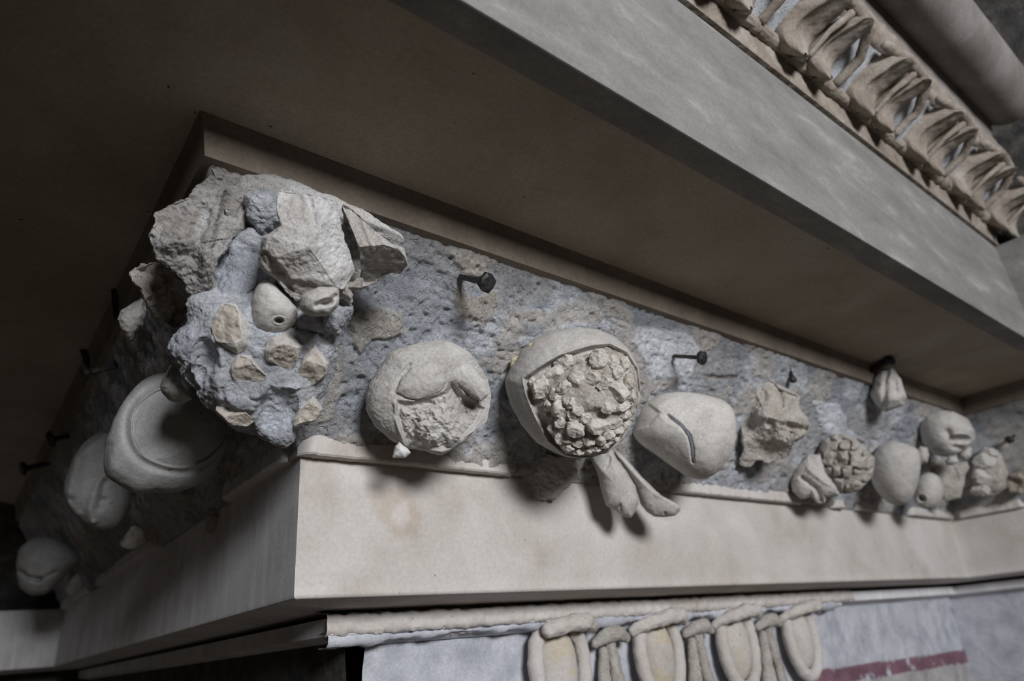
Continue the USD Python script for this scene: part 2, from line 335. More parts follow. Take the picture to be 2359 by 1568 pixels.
for i, (a, b) in enumerate(((.03, .35), (.9, 1.7), (1.9, 2.5))): obj('fillet_piece', fillet(a, b, i + 9, 'left'), 'fascia_side', fl, 35)

for i, (a, b) in enumerate(((-.62, -.30), (-.27, -.03))): obj('fillet_piece', fillet(a, b, i + 15, 'right'), 'fascia', fl, 35)

# rough frieze: a leaning wall of mortar with patches of thicker plaster left on it
def frieze_relief(P, s, X, front=True):
    """height (m) and colour of the mortar at the points P"""
    n = len(P)
    h = .010 * fbm(P, 5, 3, 3) + .007 * fbm(P, 22, 3, 4) + .0045 * fbm(P, 70, 3, 5) + .0025 * fbm(P, 190, 2, 6)
    blue, grey, white, beige = np.array([.40, .425, .465]), np.array([.47, .475, .485]), np.array([.68, .70, .74]), np.array([.58, .54, .49])
    a = smoothstep(.46, .58, meshkit.fbm(P * 6.5, 4, 21)); b = smoothstep(.50, .57, meshkit.fbm(P * 9 + 7, 5, 31)); c = smoothstep(.52, .60, meshkit.fbm(P * 7 + 3, 5, 41))
    col = blue[None] * (1 - a[:, None]) + grey[None] * a[:, None]
    col = col * (1 - c[:, None] * .8) + white * c[:, None] * .8; h += .0035 * c
    col = col * (1 - b[:, None] * .75) + beige * b[:, None] * .75; h += .005 * b
    d = smoothstep(.80, .95, ridged(P * np.array([1, 1, 2.2]), 28, 51)) * smoothstep(.5, .7, meshkit.noise(P * 12, 53)); h -= .003 * d
    e = smoothstep(.60, .72, meshkit.fbm(P * np.array([1, 1, .7]) * 75, 2, 57)); h -= .005 * e; h += .003 * fbm(P, 110, 2, 58)
    return h, col
def frieze(seg):
    """seg 2: front, 1: left, 3: right return"""
    o0, z0, o1, z1 = .004, .218, .2445, .548
    if seg == 2: t = np.concatenate([np.linspace(0, .35, 330)[:-1], np.linspace(.35, .62, 150)[:-1], np.linspace(.62, 1, 120)])
    elif seg == 1: t = np.linspace(0, 1, 300)
    else: t = np.linspace(0, .5, 70)
    ns = 150 if seg == 2 else 70
    sv = np.linspace(0, 1, ns); o = o0 + (o1 - o0) * sv; z = z0 + (z1 - z0) * sv + 3
    A = np.array([station(x)[seg] for x in o]); B = np.array([station(x)[seg + 1] for x in o])
    V = np.concatenate([A[None] * (1 - t)[:, None, None] + B[None] * t[:, None, None], np.broadcast_to(z[None, :, None], (len(t), ns, 1))], -1).reshape(-1, 3)
    idx = np.arange(len(t) * ns).reshape(len(t), ns)
    q = np.stack([idx[:-1, :-1], idx[1:, :-1], idx[1:, 1:], idx[:-1, 1:]], -1).reshape(-1, 4); f = np.concatenate([q[:, [0, 1, 2]], q[:, [0, 2, 3]]])
    n = {2: NF, 1: NL, 3: NL}[seg]
    fn = np.cross(V[f[0, 1]] - V[f[0, 0]], V[f[0, 2]] - V[f[0, 0]])
    if fn @ n < 0: f = f[:, ::-1]
    h, col = frieze_relief(V, None, None)
    if seg == 2:                                                   # patches seen in the photograph, drawn on the wall's own plane
        q1 = np.stack([V[:, 0], (V[:, 2] - 3.218) / math.cos(LEAN)], 1)
        def on_wall(pts): return np.array([(p[0], (p[2] - 3.218) / math.cos(LEAN)) for p in (on_front(*c) for c in pts)])
        wob = .012 * np.stack([fbm(V, 60, 3, 61), fbm(V, 60, 3, 62)], 1); q2 = q1 + wob
        def lay(pts, hh, colr, k=.9, soft=.004):
            m = smoothstep(-soft, soft, inside(on_wall(pts), q2[:, 0], q2[:, 1])); 
            return m, hh * m, colr
        for pts, hh, colr, k in (
            (C3((-60, 400), (330, 240), (560, 330), (560, 560), (420, 620), (160, 780), (60, 960), (-40, 960)), -.004, (.37, .39, .42), .7),
            (C3((10, 520), (120, 470), (270, 500), (300, 600), (120, 640), (60, 700), (0, 640)), .007, (.52, .485, .43), .9),
            (C3((500, 160), (620, 180), (720, 290), (690, 320), (600, 300), (540, 240)), .006, (.62, .57, .50), .9),
            (C3((540, 360), (640, 420), (760, 380), (760, 480), (680, 560), (560, 520)), .004, (.53, .47, .40), .8),
            (C3((880, 550), (1000, 560), (950, 610), (900, 600)), .002, (.37, .40, .435), .8),
            (C3((840, 640), (960, 590), (1160, 540), (1300, 560), (1200, 590), (1000, 600), (880, 680)), .003, (.70, .72, .78), .8),
            (C4((410, 240), (520, 160), (800, 200), (860, 300), (820, 480), (560, 490), (470, 330)), .004, (.82, .84, .88), .9),
            (C4((1620, 640), (1800, 660), (1850, 820), (1960, 900), (1700, 860)), .004, (.80, .82, .88), .85),
            (C4((900, 470), (1140, 480), (1120, 520), (960, 500)), -.006, (.40, .36, .32), .6),
            (C3((-60, 1120), (100, 1130), (500, 1180), (760, 1290), (700, 1340), (-60, 1260)), .003, (.58, .545, .49), .9)):
            m, dh, colr = lay(pts, hh, colr); h = h + dh; col = col * (1 - k * m[:, None]) + k * m[:, None] * np.array(colr)
    edge = np.minimum(1, np.minimum(np.tile(sv, len(t)), 1 - np.tile(sv, len(t))) / .03)
    h = h - .004 * np.tile(smoothstep(.94, .99, sv), len(t))
    V = V + (h * edge)[:, None] * n
    return (V, f), col
m, c = frieze(2); structure('wall_front', m, 'frieze', 'rough blue-grey mortar frieze leaning out behind the stucco fruit', True, c)
m, c = frieze(1); structure('wall_left', m, 'frieze', 'rough mortar frieze in the dark left of the corner', True, c)
m, c = frieze(3); structure('wall_right', m, 'frieze', 'rough mortar frieze turning towards the viewer at the far right', True, c)

# bed moulding, soffit and corona
MAT['bed'] = plaster('shade_darkened_bed_plaster', [(.17, .14, .115), (.22, .185, .15), (.29, .25, .21)], mottle=9, fine=160, fine_amt=.2, bump=.4, bump_d=.0015)  # albedo lowered to stand in for the shade under the soffit
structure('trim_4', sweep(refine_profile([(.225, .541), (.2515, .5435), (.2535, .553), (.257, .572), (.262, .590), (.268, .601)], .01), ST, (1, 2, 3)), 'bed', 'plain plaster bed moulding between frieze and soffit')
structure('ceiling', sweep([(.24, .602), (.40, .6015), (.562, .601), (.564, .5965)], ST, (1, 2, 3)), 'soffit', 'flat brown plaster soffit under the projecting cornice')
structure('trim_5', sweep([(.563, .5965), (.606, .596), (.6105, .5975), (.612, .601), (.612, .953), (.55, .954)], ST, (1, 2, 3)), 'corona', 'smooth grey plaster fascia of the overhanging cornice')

# ragged fillet under the leaves, upper band, torus, dark masonry above
def ragged(profile, x0, x1, n, amp, sc, seed, pts_h=.006):
    prof = np.array(refine_profile(profile, pts_h)); t = np.linspace(x0, x1, n); k = len(prof)
    V = np.stack([np.repeat(t, k), -np.tile(prof[:, 0], n), np.tile(prof[:, 1], n) + 3], 1)
    idx = np.arange(n * k).reshape(n, k); q = np.stack([idx[:-1, :-1], idx[1:, :-1], idx[1:, 1:], idx[:-1, 1:]], -1).reshape(-1, 4)
    f = np.concatenate([q[:, [0, 1, 2]], q[:, [0, 2, 3]]])
    nn = normals(V, f)
    if nn[:, 1].mean() > 0: f = f[:, ::-1]; nn = -nn
    w = np.minimum(1, np.minimum(np.arange(k), np.arange(k)[::-1]) / 1.5)
    return V + (amp * 2 * fbm(V, sc, 4, seed) * np.tile(w, n))[:, None] * nn, f
structure('trim_6', ragged([(.59, .954), (.6215, .955), (.6225, .958), (.625, .992), (.630, 1.02), (.60, 1.03)], -.75, 2.05, 560, .0045, 60, 3, .005), 'ornament', 'thin plaster fillet with a ragged lower edge under the leaf moulding')
structure('trim_7', ragged([(.70, 1.10), (.742, 1.106), (.748, 1.112), (.757, 1.16), (.757, 1.20), (.70, 1.205)], -.9, 1.95, 420, .006, 35, 4, .008), 'ornament', 'crumbling plaster band above the leaf moulding')
tor = [(.66, 1.21), (.745, 1.22)] + [(.825 + .08 * math.sin(a), 1.327 - .08 * math.cos(a)) for a in np.linspace(-.9, 3.0, 28)] + [(.72, 1.42)]
structure('trim_8', ragged(tor, -1.0, 1.9, 160, .002, 12, 5, .02), 'torus', 'rounded grey torus moulding at the top right')
g = 90; gx, gy = np.meshgrid(np.linspace(-1.6, 2.6, g), np.linspace(-2.4, -.6, g), indexing='ij')
cz = np.stack([gx, gy, 5.35 + 0 * gx], -1).reshape(-1, 3); cz[:, 2] += .16 * fbm(cz, 3.0, 4, 8) + .10 * fbm(cz, 11, 3, 9)
idx = np.arange(g * g).reshape(g, g); q = np.stack([idx[:-1, :-1], idx[1:, :-1], idx[1:, 1:], idx[:-1, 1:]], -1).reshape(-1, 4)
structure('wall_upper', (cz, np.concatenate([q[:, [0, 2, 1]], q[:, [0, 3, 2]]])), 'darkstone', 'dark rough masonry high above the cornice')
# solid wall core behind everything, so that no light leaks through from behind
structure('wall_back', sweep([(-.3, -.7), (-.3, .2), (-.1, .3), (.22, .62), (.55, .97), (.55, 1.1), (.62, 1.5), (.62, 2.5)], ST, (0, 1, 2, 3)), 'darkstone', 'wall body behind the mouldings')
structure('floor', trimesh.creation.box((9, 9, .1), trimesh.transformations.translation_matrix((0, -2.5, -.05))), 'floor', 'stone floor far below', False)
# lower mouldings
structure('trim_9', ragged([(-.16, -.010), (-.108, -.018), (-.104, -.025), (-.103, -.045), (-.107, -.050), (-.15, -.056)], .100, 1.92, 600, .0055, 60, 12, .004), 'fascia', 'chipped light fillet under the architrave band')
structure('trim_12', ragged([(-.15, -.047), (-.116, -.049), (-.112, -.053), (-.113, -.060), (-.118, -.064), (-.15, -.068)], .105, 1.85, 420, .014, 16, 15, .006), 'lowerplain', 'crumbled layer of plaster hanging under the chipped fillet')
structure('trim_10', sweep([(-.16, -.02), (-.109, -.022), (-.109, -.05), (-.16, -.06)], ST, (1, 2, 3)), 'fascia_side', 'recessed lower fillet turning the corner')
LW, LF = ragged([(-.152, -.04), (-.156, -.065), (-.164, -.11), (-.172, -.2), (-.172, -.45)], .195, 2.9, 700, .006, 14, 14, .006)
band = hit(1880, 1543, (0, .165, 0), np.array([0, 1.0, 0])), hit(2233, 1494, (0, .165, 0), np.array([0, 1.0, 0]))
zt = band[0][2] + (LW[:, 0] - band[0][0]) * (band[1][2] - band[0][2]) / (band[1][0] - band[0][0]) + .008 * fbm(LW, 30, 3, 5)
wear = smoothstep(-.1, .06, fbm(LW, 25, 4, 6) + .14)
mar = smoothstep(0, .004, zt - LW[:, 2]) * (1 - smoothstep(0, .004, zt - .045 - LW[:, 2])) * smoothstep(1.66, 1.68, LW[:, 0]) * wear
low = smoothstep(0, .006, zt - .045 - LW[:, 2]) * smoothstep(1.66, 1.68, LW[:, 0])
tn = np.ones((len(LW), 3)); tn = tn * (1 - mar[:, None]) + np.array([.42, .22, .26]) * mar[:, None]; tn = tn * (1 - low[:, None]) + np.array([.85, .80, .72]) * low[:, None]
lowp = [(-.152, -.04), (-.156, -.065), (-.164, -.11), (-.172, -.2), (-.172, -.45)]
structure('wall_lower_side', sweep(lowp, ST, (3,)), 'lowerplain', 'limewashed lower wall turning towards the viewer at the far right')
structure('wall_lower_left', sweep(lowp, ST, (1,)), 'darkstone', 'lower wall on the left of the corner, with shade put into its dark colour')  # dark stone stands in for shade on this side of the limewashed wall
structure('wall_lower', (LW, LF), 'lowerwall', 'pale blue limewashed wall with a worn maroon painted band under the mouldings', True, tn)

# ------------------------------------------------------------------ objects
PN = lambda px, py, p0, n, off: depth_of(hit(px, py, np.asarray(p0) + off * n, n))
def dfront(px, py, off=0.0): return PN(px, py, np.array([0, -.012, 3.235]), NF, off)
def dleft(px, py, off=0.0): return PN(px, py, np.array([-.012, 0, 3.235]), NL, off)
def dright(px, py, off=0.0): return PN(px, py, np.array([XR - .012, 0, 3.235]), NL, off)
def project(P):
    c = (np.asarray(P) - EYE) @ R; return np.stack([1179.5 + FPX * c[:, 0] / c[:, 2], 784 + FPX * c[:, 1] / c[:, 2], c[:, 2]], 1)
def surf(mesh, px, py, rad=9):
    q = project(mesh[0]); d = np.hypot(q[:, 0] - px, q[:, 1] - py); ok = d < rad
    return float(q[ok, 2].min()) if ok.any() else float(q[np.argmin(d), 2])
ROUGH = ((.0045, 38, 3), (.0022, 120, 3)); MILD = ((.0022, 26, 3), (.0007, 140, 2)); CRAG = ((.008, 24, 3), (.0045, 62, 3), (.0022, 170, 2))

# ---- the garland lump on the corner
cl = thing('fruit_cluster', 'large broken stucco cluster of small fruit and leaf lumps on the projecting corner', 'stucco ornament', (-.06, -.06, 3.26))
core_out = C2((285, 870), (225, 920), (215, 1010), (235, 1080), (250, 1150), (330, 1230), (380, 1290), (440, 1340), (520, 1405), (620, 1430), (700, 1470), (790, 1515), (838, 1480), (862, 1400), (960, 1330), (1015, 1190), (1050, 1000),
              (1085, 900), (1135, 800), (1060, 660), (900, 520), (720, 440), (640, 400), (520, 440), (430, 560), (400, 700), (300, 760))
core = body(610, 800, .972, core_out, 122, back=45, sub=7, roundness=2.7, rough=((.012, 19, 3), (.0045, 48, 3), (.0022, 110, 3), (.0010, 230, 2)), seed=3,
    tints=((C2((690, 1190), (790, 1200), (800, 1390), (680, 1390)), (1.25, 1.27, 1.3)), (C2((440, 500), (660, 480), (680, 720), (450, 720)), (.70, .72, .75)), (C2((235, 890), (330, 880), (330, 1060), (230, 1050)), (.85, .86, .9)), (C2((600, 720), (980, 860), (900, 1000), (600, 1020)), (1.18, 1.19, 1.22))), feats=allof(  # upper scoop tinted darker, painted shade that makes it read as a hollow
    dent(*C2((740, 1300))[0], 36, 50, -34, 5, 4), dent(*C2((405, 1075))[0], 22, 50, -36, 5, 4), dent(*C2((560, 600))[0], 66, 74, -58, 0, 4), dent(*C2((290, 960))[0], 26, 42, 9, 0, 4),
    dent(*C2((880, 960))[0], 50, 34, -12, 3), dent(*C2((340, 1160))[0], 20, 30, -26, 2), dent(*C2((700, 340))[0], 45, 60, -40, 2),
    line_feat(C2((740, 700), (800, 800), (830, 900), (960, 930)), 5, -12), line_feat(C2((480, 1140), (520, 1250), (660, 1300)), 6, 9), line_feat(C2((430, 960), (450, 1110), (470, 1230), (640, 1260)), 7, 10),
    line_feat(C2((640, 1230), (690, 1180), (850, 1190)), 6, 9), line_feat(C2((690, 880), (730, 930), (690, 990)), 5, -7), line_feat(C2((560, 1010), (680, 1060), (860, 1060)), 6, -8),
    line_feat(C2((410, 620), (470, 735), (600, 745), (720, 650)), 6, -14)))
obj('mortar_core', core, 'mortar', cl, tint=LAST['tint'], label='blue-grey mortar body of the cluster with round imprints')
def lump(name, px, py, depth, out, W, mat, rough=ROUGH, facets=(), feats=None, back=60, sub=6, seed=0, label=None, roundness=2.6, parent=cl, cut=None, tints=(), sm=3):
    m = body(px, py, depth, out, W, back=back, sub=sub, rough=rough, facets=facets, feats=feats, seed=seed, roundness=roundness, cut=cut, tints=tints, sm=sm)
    obj(name, m, mat, parent, label=label, tint=LAST['tint'] if mat in ('skin_cut', 'leafrock', 'mortar') else None); return m
c2 = lambda x, y: C2((x, y))[0]
lump('mortar_cap', *c2(900, 300), .985, C2((530, 150), (600, 92), (700, 110), (830, 150), (1000, 215), (1200, 300), (1400, 440), (1400, 490), (1200, 355), (1060, 290), (900, 330), (750, 330), (600, 300), (545, 230)), 34, 'leafrock', ROUGH, back=40, seed=5,
     facets=((-.05, -.35, 40),), cut=(4, (.9, .9, .9)), label='grey mortar bedding along the top of the cluster')
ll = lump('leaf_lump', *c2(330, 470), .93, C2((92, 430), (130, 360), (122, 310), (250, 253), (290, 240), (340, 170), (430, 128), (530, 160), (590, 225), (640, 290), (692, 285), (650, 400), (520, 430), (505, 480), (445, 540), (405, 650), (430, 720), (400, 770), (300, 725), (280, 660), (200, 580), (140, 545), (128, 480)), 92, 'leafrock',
     ((.0045, 30, 3), (.0030, 85, 3), (.0016, 200, 2)), back=35, sub=7, seed=6, roundness=3.2,
     facets=((.35, -.55, 70), (-.75, .10, 70), (.25, .5, 72), (.75, -.3, 95)),
     feats=allof(line_feat(C2((470, 200), (430, 320), (400, 450), (370, 600)), 9, 16), line_feat(C2((370, 300), (340, 400), (310, 520)), 17, -22), line_feat(C2((590, 300), (530, 410), (440, 530)), 11, 15), line_feat(C2((500, 230), (470, 380), (430, 500)), 12, -14),
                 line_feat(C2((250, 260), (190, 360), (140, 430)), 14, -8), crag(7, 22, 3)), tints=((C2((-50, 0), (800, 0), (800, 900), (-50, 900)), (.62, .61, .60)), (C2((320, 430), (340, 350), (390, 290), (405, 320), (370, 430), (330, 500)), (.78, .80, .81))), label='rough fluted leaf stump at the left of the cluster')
lump('leaf_lump', *c2(160, 700), 1.0, C2((0, 615), (30, 590), (95, 565), (150, 560), (290, 660), (300, 770), (275, 860), (232, 908), (195, 880), (150, 870), (110, 800), (60, 740), (55, 690), (10, 650)), 62, 'broken', CRAG, back=60, seed=7, roundness=3.5,
     facets=((-.5, -.9, 40), (.5, .5, 45)), feats=allof(line_feat(C2((200, 640), (250, 800), (235, 890)), 12, -22), line_feat(C2((60, 600), (120, 640), (150, 720)), 8, -16)), label='craggy broken leaf stump lowest at the left of the cluster')
rl = lump('leaf_lump', *c2(890, 480), .915, C2((755, 193), (830, 200), (900, 213), (1000, 238), (1055, 250), (1062, 340), (1092, 450), (1145, 600), (1115, 640), (1085, 700), (1000, 690), (900, 720), (850, 760), (800, 715), (740, 645), (685, 605), (653, 540), (672, 430), (735, 400), (770, 370), (745, 300)), 118, 'leafrock',
     ((.004, 26, 3), (.0014, 90, 3), (.0010, 220, 2)), back=30, sub=7, seed=8, roundness=2.5, facets=((.10, -.62, 100), (-1.0, .1, 108), (.10, .75, 100), (.30, .05, 98)), cut=(3, (.97, .96, .95)),
     tints=((C2((870, 210), (1060, 260), (1090, 370), (1150, 590), (1060, 600), (960, 500), (930, 330)), (1.12, 1.13, 1.15)), (C2((800, 640), (1000, 660), (1060, 700), (1060, 800), (900, 790)), (.82, .78, .72)), (C2((655, 500), (740, 480), (790, 640), (700, 620)), (.86, .82, .76))),
     feats=allof(line_feat(C2((905, 220), (930, 330), (950, 460)), 6, -5), line_feat(C2((880, 220), (895, 340)), 5, 4), patch(C2((660, 520), (700, 500), (790, 600), (830, 700), (740, 650)), -14, 5), crag(4, 30, 5),
                 line_feat(C2((840, 640), (1000, 650), (1110, 610)), 10, 6), line_feat(C2((1060, 580), (1165, 575)), 8, 5)), label='big pale chiselled leaf stump over the fruit')
lump('leaf_wing', *c2(1240, 510), .985, C2((1062, 250), (1110, 275), (1165, 320), (1250, 405), (1320, 460), (1392, 488), (1414, 575), (1372, 622), (1330, 612), (1290, 632), (1240, 672), (1185, 692), (1165, 660), (1178, 600), (1165, 500), (1130, 390)), 88, 'leafrock',
     ((.0025, 40, 3), (.0012, 120, 3)), back=30, sub=6, seed=9, roundness=3.4, facets=((.1, -1.1, 52), (.30, .8, 80)), cut=(4, (.90, .87, .83)), feats=allof(crag(4, 26, 8), line_feat(C2((1180, 360), (1240, 500)), 4, 4)), label='pale pointed wing of the leaf stump, split off by a dark crack')
lump('leaf_lump', *c2(965, 760), .885, C2((860, 790), (870, 730), (960, 685), (1060, 685), (1068, 740), (1062, 780), (1010, 832), (930, 838), (880, 815)), 58, 'skin', MILD, back=50, seed=10, sub=6, roundness=2.1, sm=14,
     feats=allof(line_feat(C2((950, 780), (1010, 765), (1045, 735)), 6, -14), dent(*c2(1000, 765), 14, 7, -18, 0, 3)), label='rounded lower end of the big leaf stump with a slit')
lump('rubble', *c2(690, 320), .962, C2((590, 220), (700, 190), (770, 230), (775, 320), (740, 420), (650, 430), (590, 330)), 42, 'mortar', CRAG, back=30, seed=34, sub=6)
lump('rubble', *c2(1100, 690), .945, C2((1060, 680), (1180, 640), (1175, 690), (1130, 700), (1125, 770), (1070, 740)), 40, 'broken', CRAG, back=30, seed=31, sub=5)
lump('rubble', *c2(1040, 830), .945, C2((990, 790), (1060, 780), (1130, 790), (1085, 870), (1060, 930), (980, 900)), 42, 'mortar', CRAG, back=30, seed=32, sub=5)
lump('rubble', 303, 742, 1.17, [(268, 735), (280, 715), (305, 700), (330, 688), (338, 715), (330, 740), (315, 765), (300, 785), (288, 770), (276, 752)], 45, 'skin', ROUGH, back=30, seed=33, sub=5, label='small pale shard behind the left of the cluster')
def small_fruit(px, py, out, W, seed, mat='skin', facets=(), feats=None, rough=MILD, dz=0.0, label=None, sub=5, back=50, sm=4):
    out = [(px + (x - px) * 1.10, py + (y - py) * 1.10) for x, y in out]
    d = surf(core, px, py) + dz; lump('fruit', px, py, d, out, W, mat, rough, facets, feats, back, sub, seed, label, roundness=2.3, cut=(6, (.84, .80, .75)), sm=sm)
small_fruit(*c2(735, 795), C2((623, 800), (632, 740), (660, 685), (695, 662), (740, 690), (790, 735), (843, 800), (836, 860), (780, 908), (700, 910), (642, 880)), 62, 11, feats=allof(dent(*c2(757, 855), 9, 6.5, -26, 3, 4), dent(*c2(757, 850), 22, 16, -7, 0, 2)), dz=.008, sub=6, sm=16, label='whole round fruit with a stem hole')
small_fruit(*c2(515, 895), C2((422, 885), (445, 830), (475, 785), (530, 783), (580, 850), (606, 930), (600, 985), (545, 1022), (490, 990), (440, 960)), 60, 12, 'skin_cut', ((.75, .35, 40), (-.15, -.1, 56)), None, ((.0022, 30, 3), (.0010, 140, 2)), .010, 'broken fruit at the left of the cluster')
small_fruit(*c2(778, 1015), C2((683, 1005), (720, 945), (785, 918), (872, 990), (852, 1045), (812, 1108), (700, 1055)), 60, 13, 'skin_cut', ((-.1, -.75, 44),), None, ((.0022, 30, 3), (.0010, 140, 2)), .012, 'fruit with its lower face broken off')
small_fruit(*c2(600, 1105), C2((513, 1100), (545, 1033), (615, 1038), (694, 1140), (682, 1172), (600, 1215), (535, 1160)), 62, 14, 'skin_cut', ((.15, -.9, 40), (.4, .35, 52)), None, ((.0022, 30, 3), (.0010, 140, 2)), .012, 'fruit broken to a wedge')
small_fruit(*c2(930, 1095), C2((848, 1110), (880, 1040), (938, 983), (1008, 1075), (992, 1130), (890, 1204), (847, 1150)), 60, 15, 'skin_cut', ((.1, -.8, 40), (-.3, .3, 52)), None, ((.0022, 30, 3), (.0010, 140, 2)), .012, 'fruit broken open at the right of the cluster')
small_fruit(*c2(530, 1325), C2((443, 1312), (460, 1273), (512, 1263), (570, 1300), (625, 1368), (590, 1388), (518, 1385)), 50, 16, 'skin_cut', ((-.1, -.7, 30), (.2, 1.1, 20)), None, ((.0022, 30, 3), (.0010, 140, 2)), .010, 'small white-edged broken fruit at the bottom')
small_fruit(*c2(902, 1322), C2((828, 1362), (860, 1288), (930, 1243), (972, 1310), (940, 1362), (835, 1397)), 48, 17, 'skin_cut', ((-.3, -.3, 34),), crag(4, 14, 4), ((.002, 30, 3), (.0010, 140, 2)), .010, 'small craggy fruit at the lower right')
m = body(*c2(225, 1190), .985, C2((150, 1195), (165, 1150), (205, 1085), (245, 1110), (262, 1180), (318, 1258), (262, 1283), (200, 1265), (165, 1230)), 55, back=40, sub=5, rough=MILD, seed=18); obj('fruit', m, 'skin', cl, label='smooth half-hidden fruit at the lower left edge')

# ---- round fruit with burst skin
c3 = lambda x, y: C3((x, y))[0]
bd = dfront(990, 925, .065)
bf_out = C3((100, 940), (115, 860), (175, 765), (230, 695), (330, 655), (430, 640), (525, 640), (625, 700), (722, 820), (744, 920), (722, 1050), (642, 1112), (592, 1168), (480, 1228), (400, 1200), (310, 1190), (230, 1150), (150, 1080), (108, 1000))
bf = thing('burst_fruit', 'cracked round stucco fruit whose split skin shows a crumbling middle, nearest the corner cluster', 'stucco fruit', on_front(960, 960))
flap1 = C3((252, 905), (275, 840), (330, 775), (430, 745), (515, 770), (512, 850), (490, 890), (430, 925), (360, 945), (320, 940))
flap2 = C3((560, 745), (640, 760), (715, 850), (728, 920), (690, 950), (640, 925), (570, 870), (530, 820))
hollow = C3((270, 950), (345, 960), (500, 905), (530, 860), (560, 890), (640, 960), (700, 990), (660, 1060), (600, 1120), (540, 1190), (420, 1190), (320, 1180), (290, 1100), (262, 1020))
m = body(*c3(420, 920), bd, bf_out, 112, back=90, sub=7, seed=21, roundness=2.9, rough=((.0035, 18, 3), (.0012, 90, 3), (.0006, 240, 2)), facets=((.02, .10, 100), (-.95, 0, 135)),
         feats=allof(patch(hollow, -15, 6), line_feat(C3((258, 960), (268, 1050), (300, 1170)), 4, 6), line_feat(C3((250, 900), (285, 820), (330, 770)), 4, -5),
                     lambda u, v, F: crag(13, 16, 7)(u, v, F) * smoothstep(0, 12, inside(F.loc(hollow), u, v)),
                     dent(*c3(545, 900), 16, 22, -22, 0, 3), dent(*c3(620, 960), 26, 12, -14, 0, 2), dent(*c3(470, 980), 7, 7, -7, 0, 2), dent(*c3(500, 1090), 7, 9, -6, 0, 2), dent(*c3(600, 1010), 16, 10, -10, 0, 2), dent(*c3(400, 1110), 26, 20, 7, 0, 2)))
obj('fruit_body', m, 'skin', bf)
def flap(px, py, out, W, seed, lip):
    d = surf(m, px, py, 14) + .006
    q = body(px, py, d, out, W, back=14, sub=6, rough=((.002, 30, 3), (.0008, 160, 2)), seed=seed, roundness=2.8, feats=lip); obj('skin_flap', q, 'skin', bf, label=None)
flap(*c3(385, 850), flap1, 25, 22, line_feat(C3((260, 915), (330, 945), (420, 930), (500, 890)), 5, 3))
flap(*c3(635, 850), flap2, 24, 23, None)
q = body(*c3(275, 1200), surf(m, *c3(290, 1150), 12) + .01, C3((235, 1240), (245, 1180), (270, 1155), (310, 1190), (325, 1215), (300, 1240)), 22, back=30, sub=4, seed=24, rough=((.003, 60, 3),)); obj('broken_tip', q, 'white', bf, label='white broken tip under the fruit')

# ---- pomegranate
pd = dfront(1321, 905, .088)
pg = thing('pomegranate', 'opened stucco pomegranate packed with seeds, largest fruit in the middle', 'stucco fruit', on_front(1250, 960))
rind_out = C3((815, 840), (850, 770), (900, 690), (960, 630), (1050, 585), (1180, 568), (1290, 580), (1380, 620), (1450, 680), (1500, 770), (1512, 870), (1505, 960), (1475, 1060), (1420, 1150), (1340, 1215), (1240, 1240), (1150, 1238), (1080, 1215), (980, 1160), (900, 1070), (850, 980), (825, 900))
open_out = C3((932, 838), (1010, 785), (1100, 735), (1250, 685), (1340, 672), (1430, 710), (1485, 790), (1505, 900), (1475, 1050), (1405, 1155), (1310, 1218), (1225, 1232), (1130, 1212), (1050, 1140), (985, 1010), (945, 910))
Rp = body(1321, 903, pd, rind_out, 150, back=130, sub=7, seed=25, roundness=2.2, rough=((.0022, 20, 3), (.0007, 120, 2)), facets=((.12, .16, 142),),
          feats=allof(patch(open_out, -26, 4), line_feat(open_out + open_out[:1], 6, 4)))
obj('rind', Rp, 'skin', pg)
Fp = Frame(1321, 903, pd)
core_p = body(*c3(1230, 960), pd - .034, [(1320 + (x - 1320) * .985, 903 + (y - 903) * .985) for x, y in open_out], 112, back=20, sub=6, seed=26, roundness=3.1, rough=((.005, 45, 3), (.004, 110, 3)),
              feats=allof(dent(*c3(1290, 1010), 34, 12, -14, 0, 3), dent(*c3(1170, 890), 9, 9, -12, 0, 2), dent(*c3(1270, 875), 12, 10, -9, 0, 2), dent(*c3(1250, 960), 46, 40, 10, 0, 2)))
obj('pulp', core_p, 'broken', pg, label='crumbling pale pulp between the seeds')
def lumpy(px, py, rx, ry, ang, W, seed, base=None, dz=.004, parent=pg, mat='seed', amp=.0022):
    d = surf(base or core_p, px, py, 10) + dz
    rg = np.random.default_rng(seed); k = 9; ca, sa = math.cos(ang), math.sin(ang)
    out = [(px + (rx * math.cos(t) * ca - ry * math.sin(t) * sa) * r, py + (rx * math.cos(t) * sa + ry * math.sin(t) * ca) * r) for t, r in zip(np.linspace(0, 2 * math.pi, k + 1)[:-1] + rg.uniform(-.15, .15, k), rg.uniform(.92, 1.22, k))]
    fc = [(rg.uniform(-.8, .8), rg.uniform(-.8, .8), W * rg.uniform(.72, 1.0)) for _ in range(3)]
    q = body(px, py, d, out, W, back=W * .8, sub=4, seed=seed, roundness=2.8, facets=fc, rough=((amp, 70, 2), (amp * .9, 190, 2))); obj('seed', q, mat, parent)
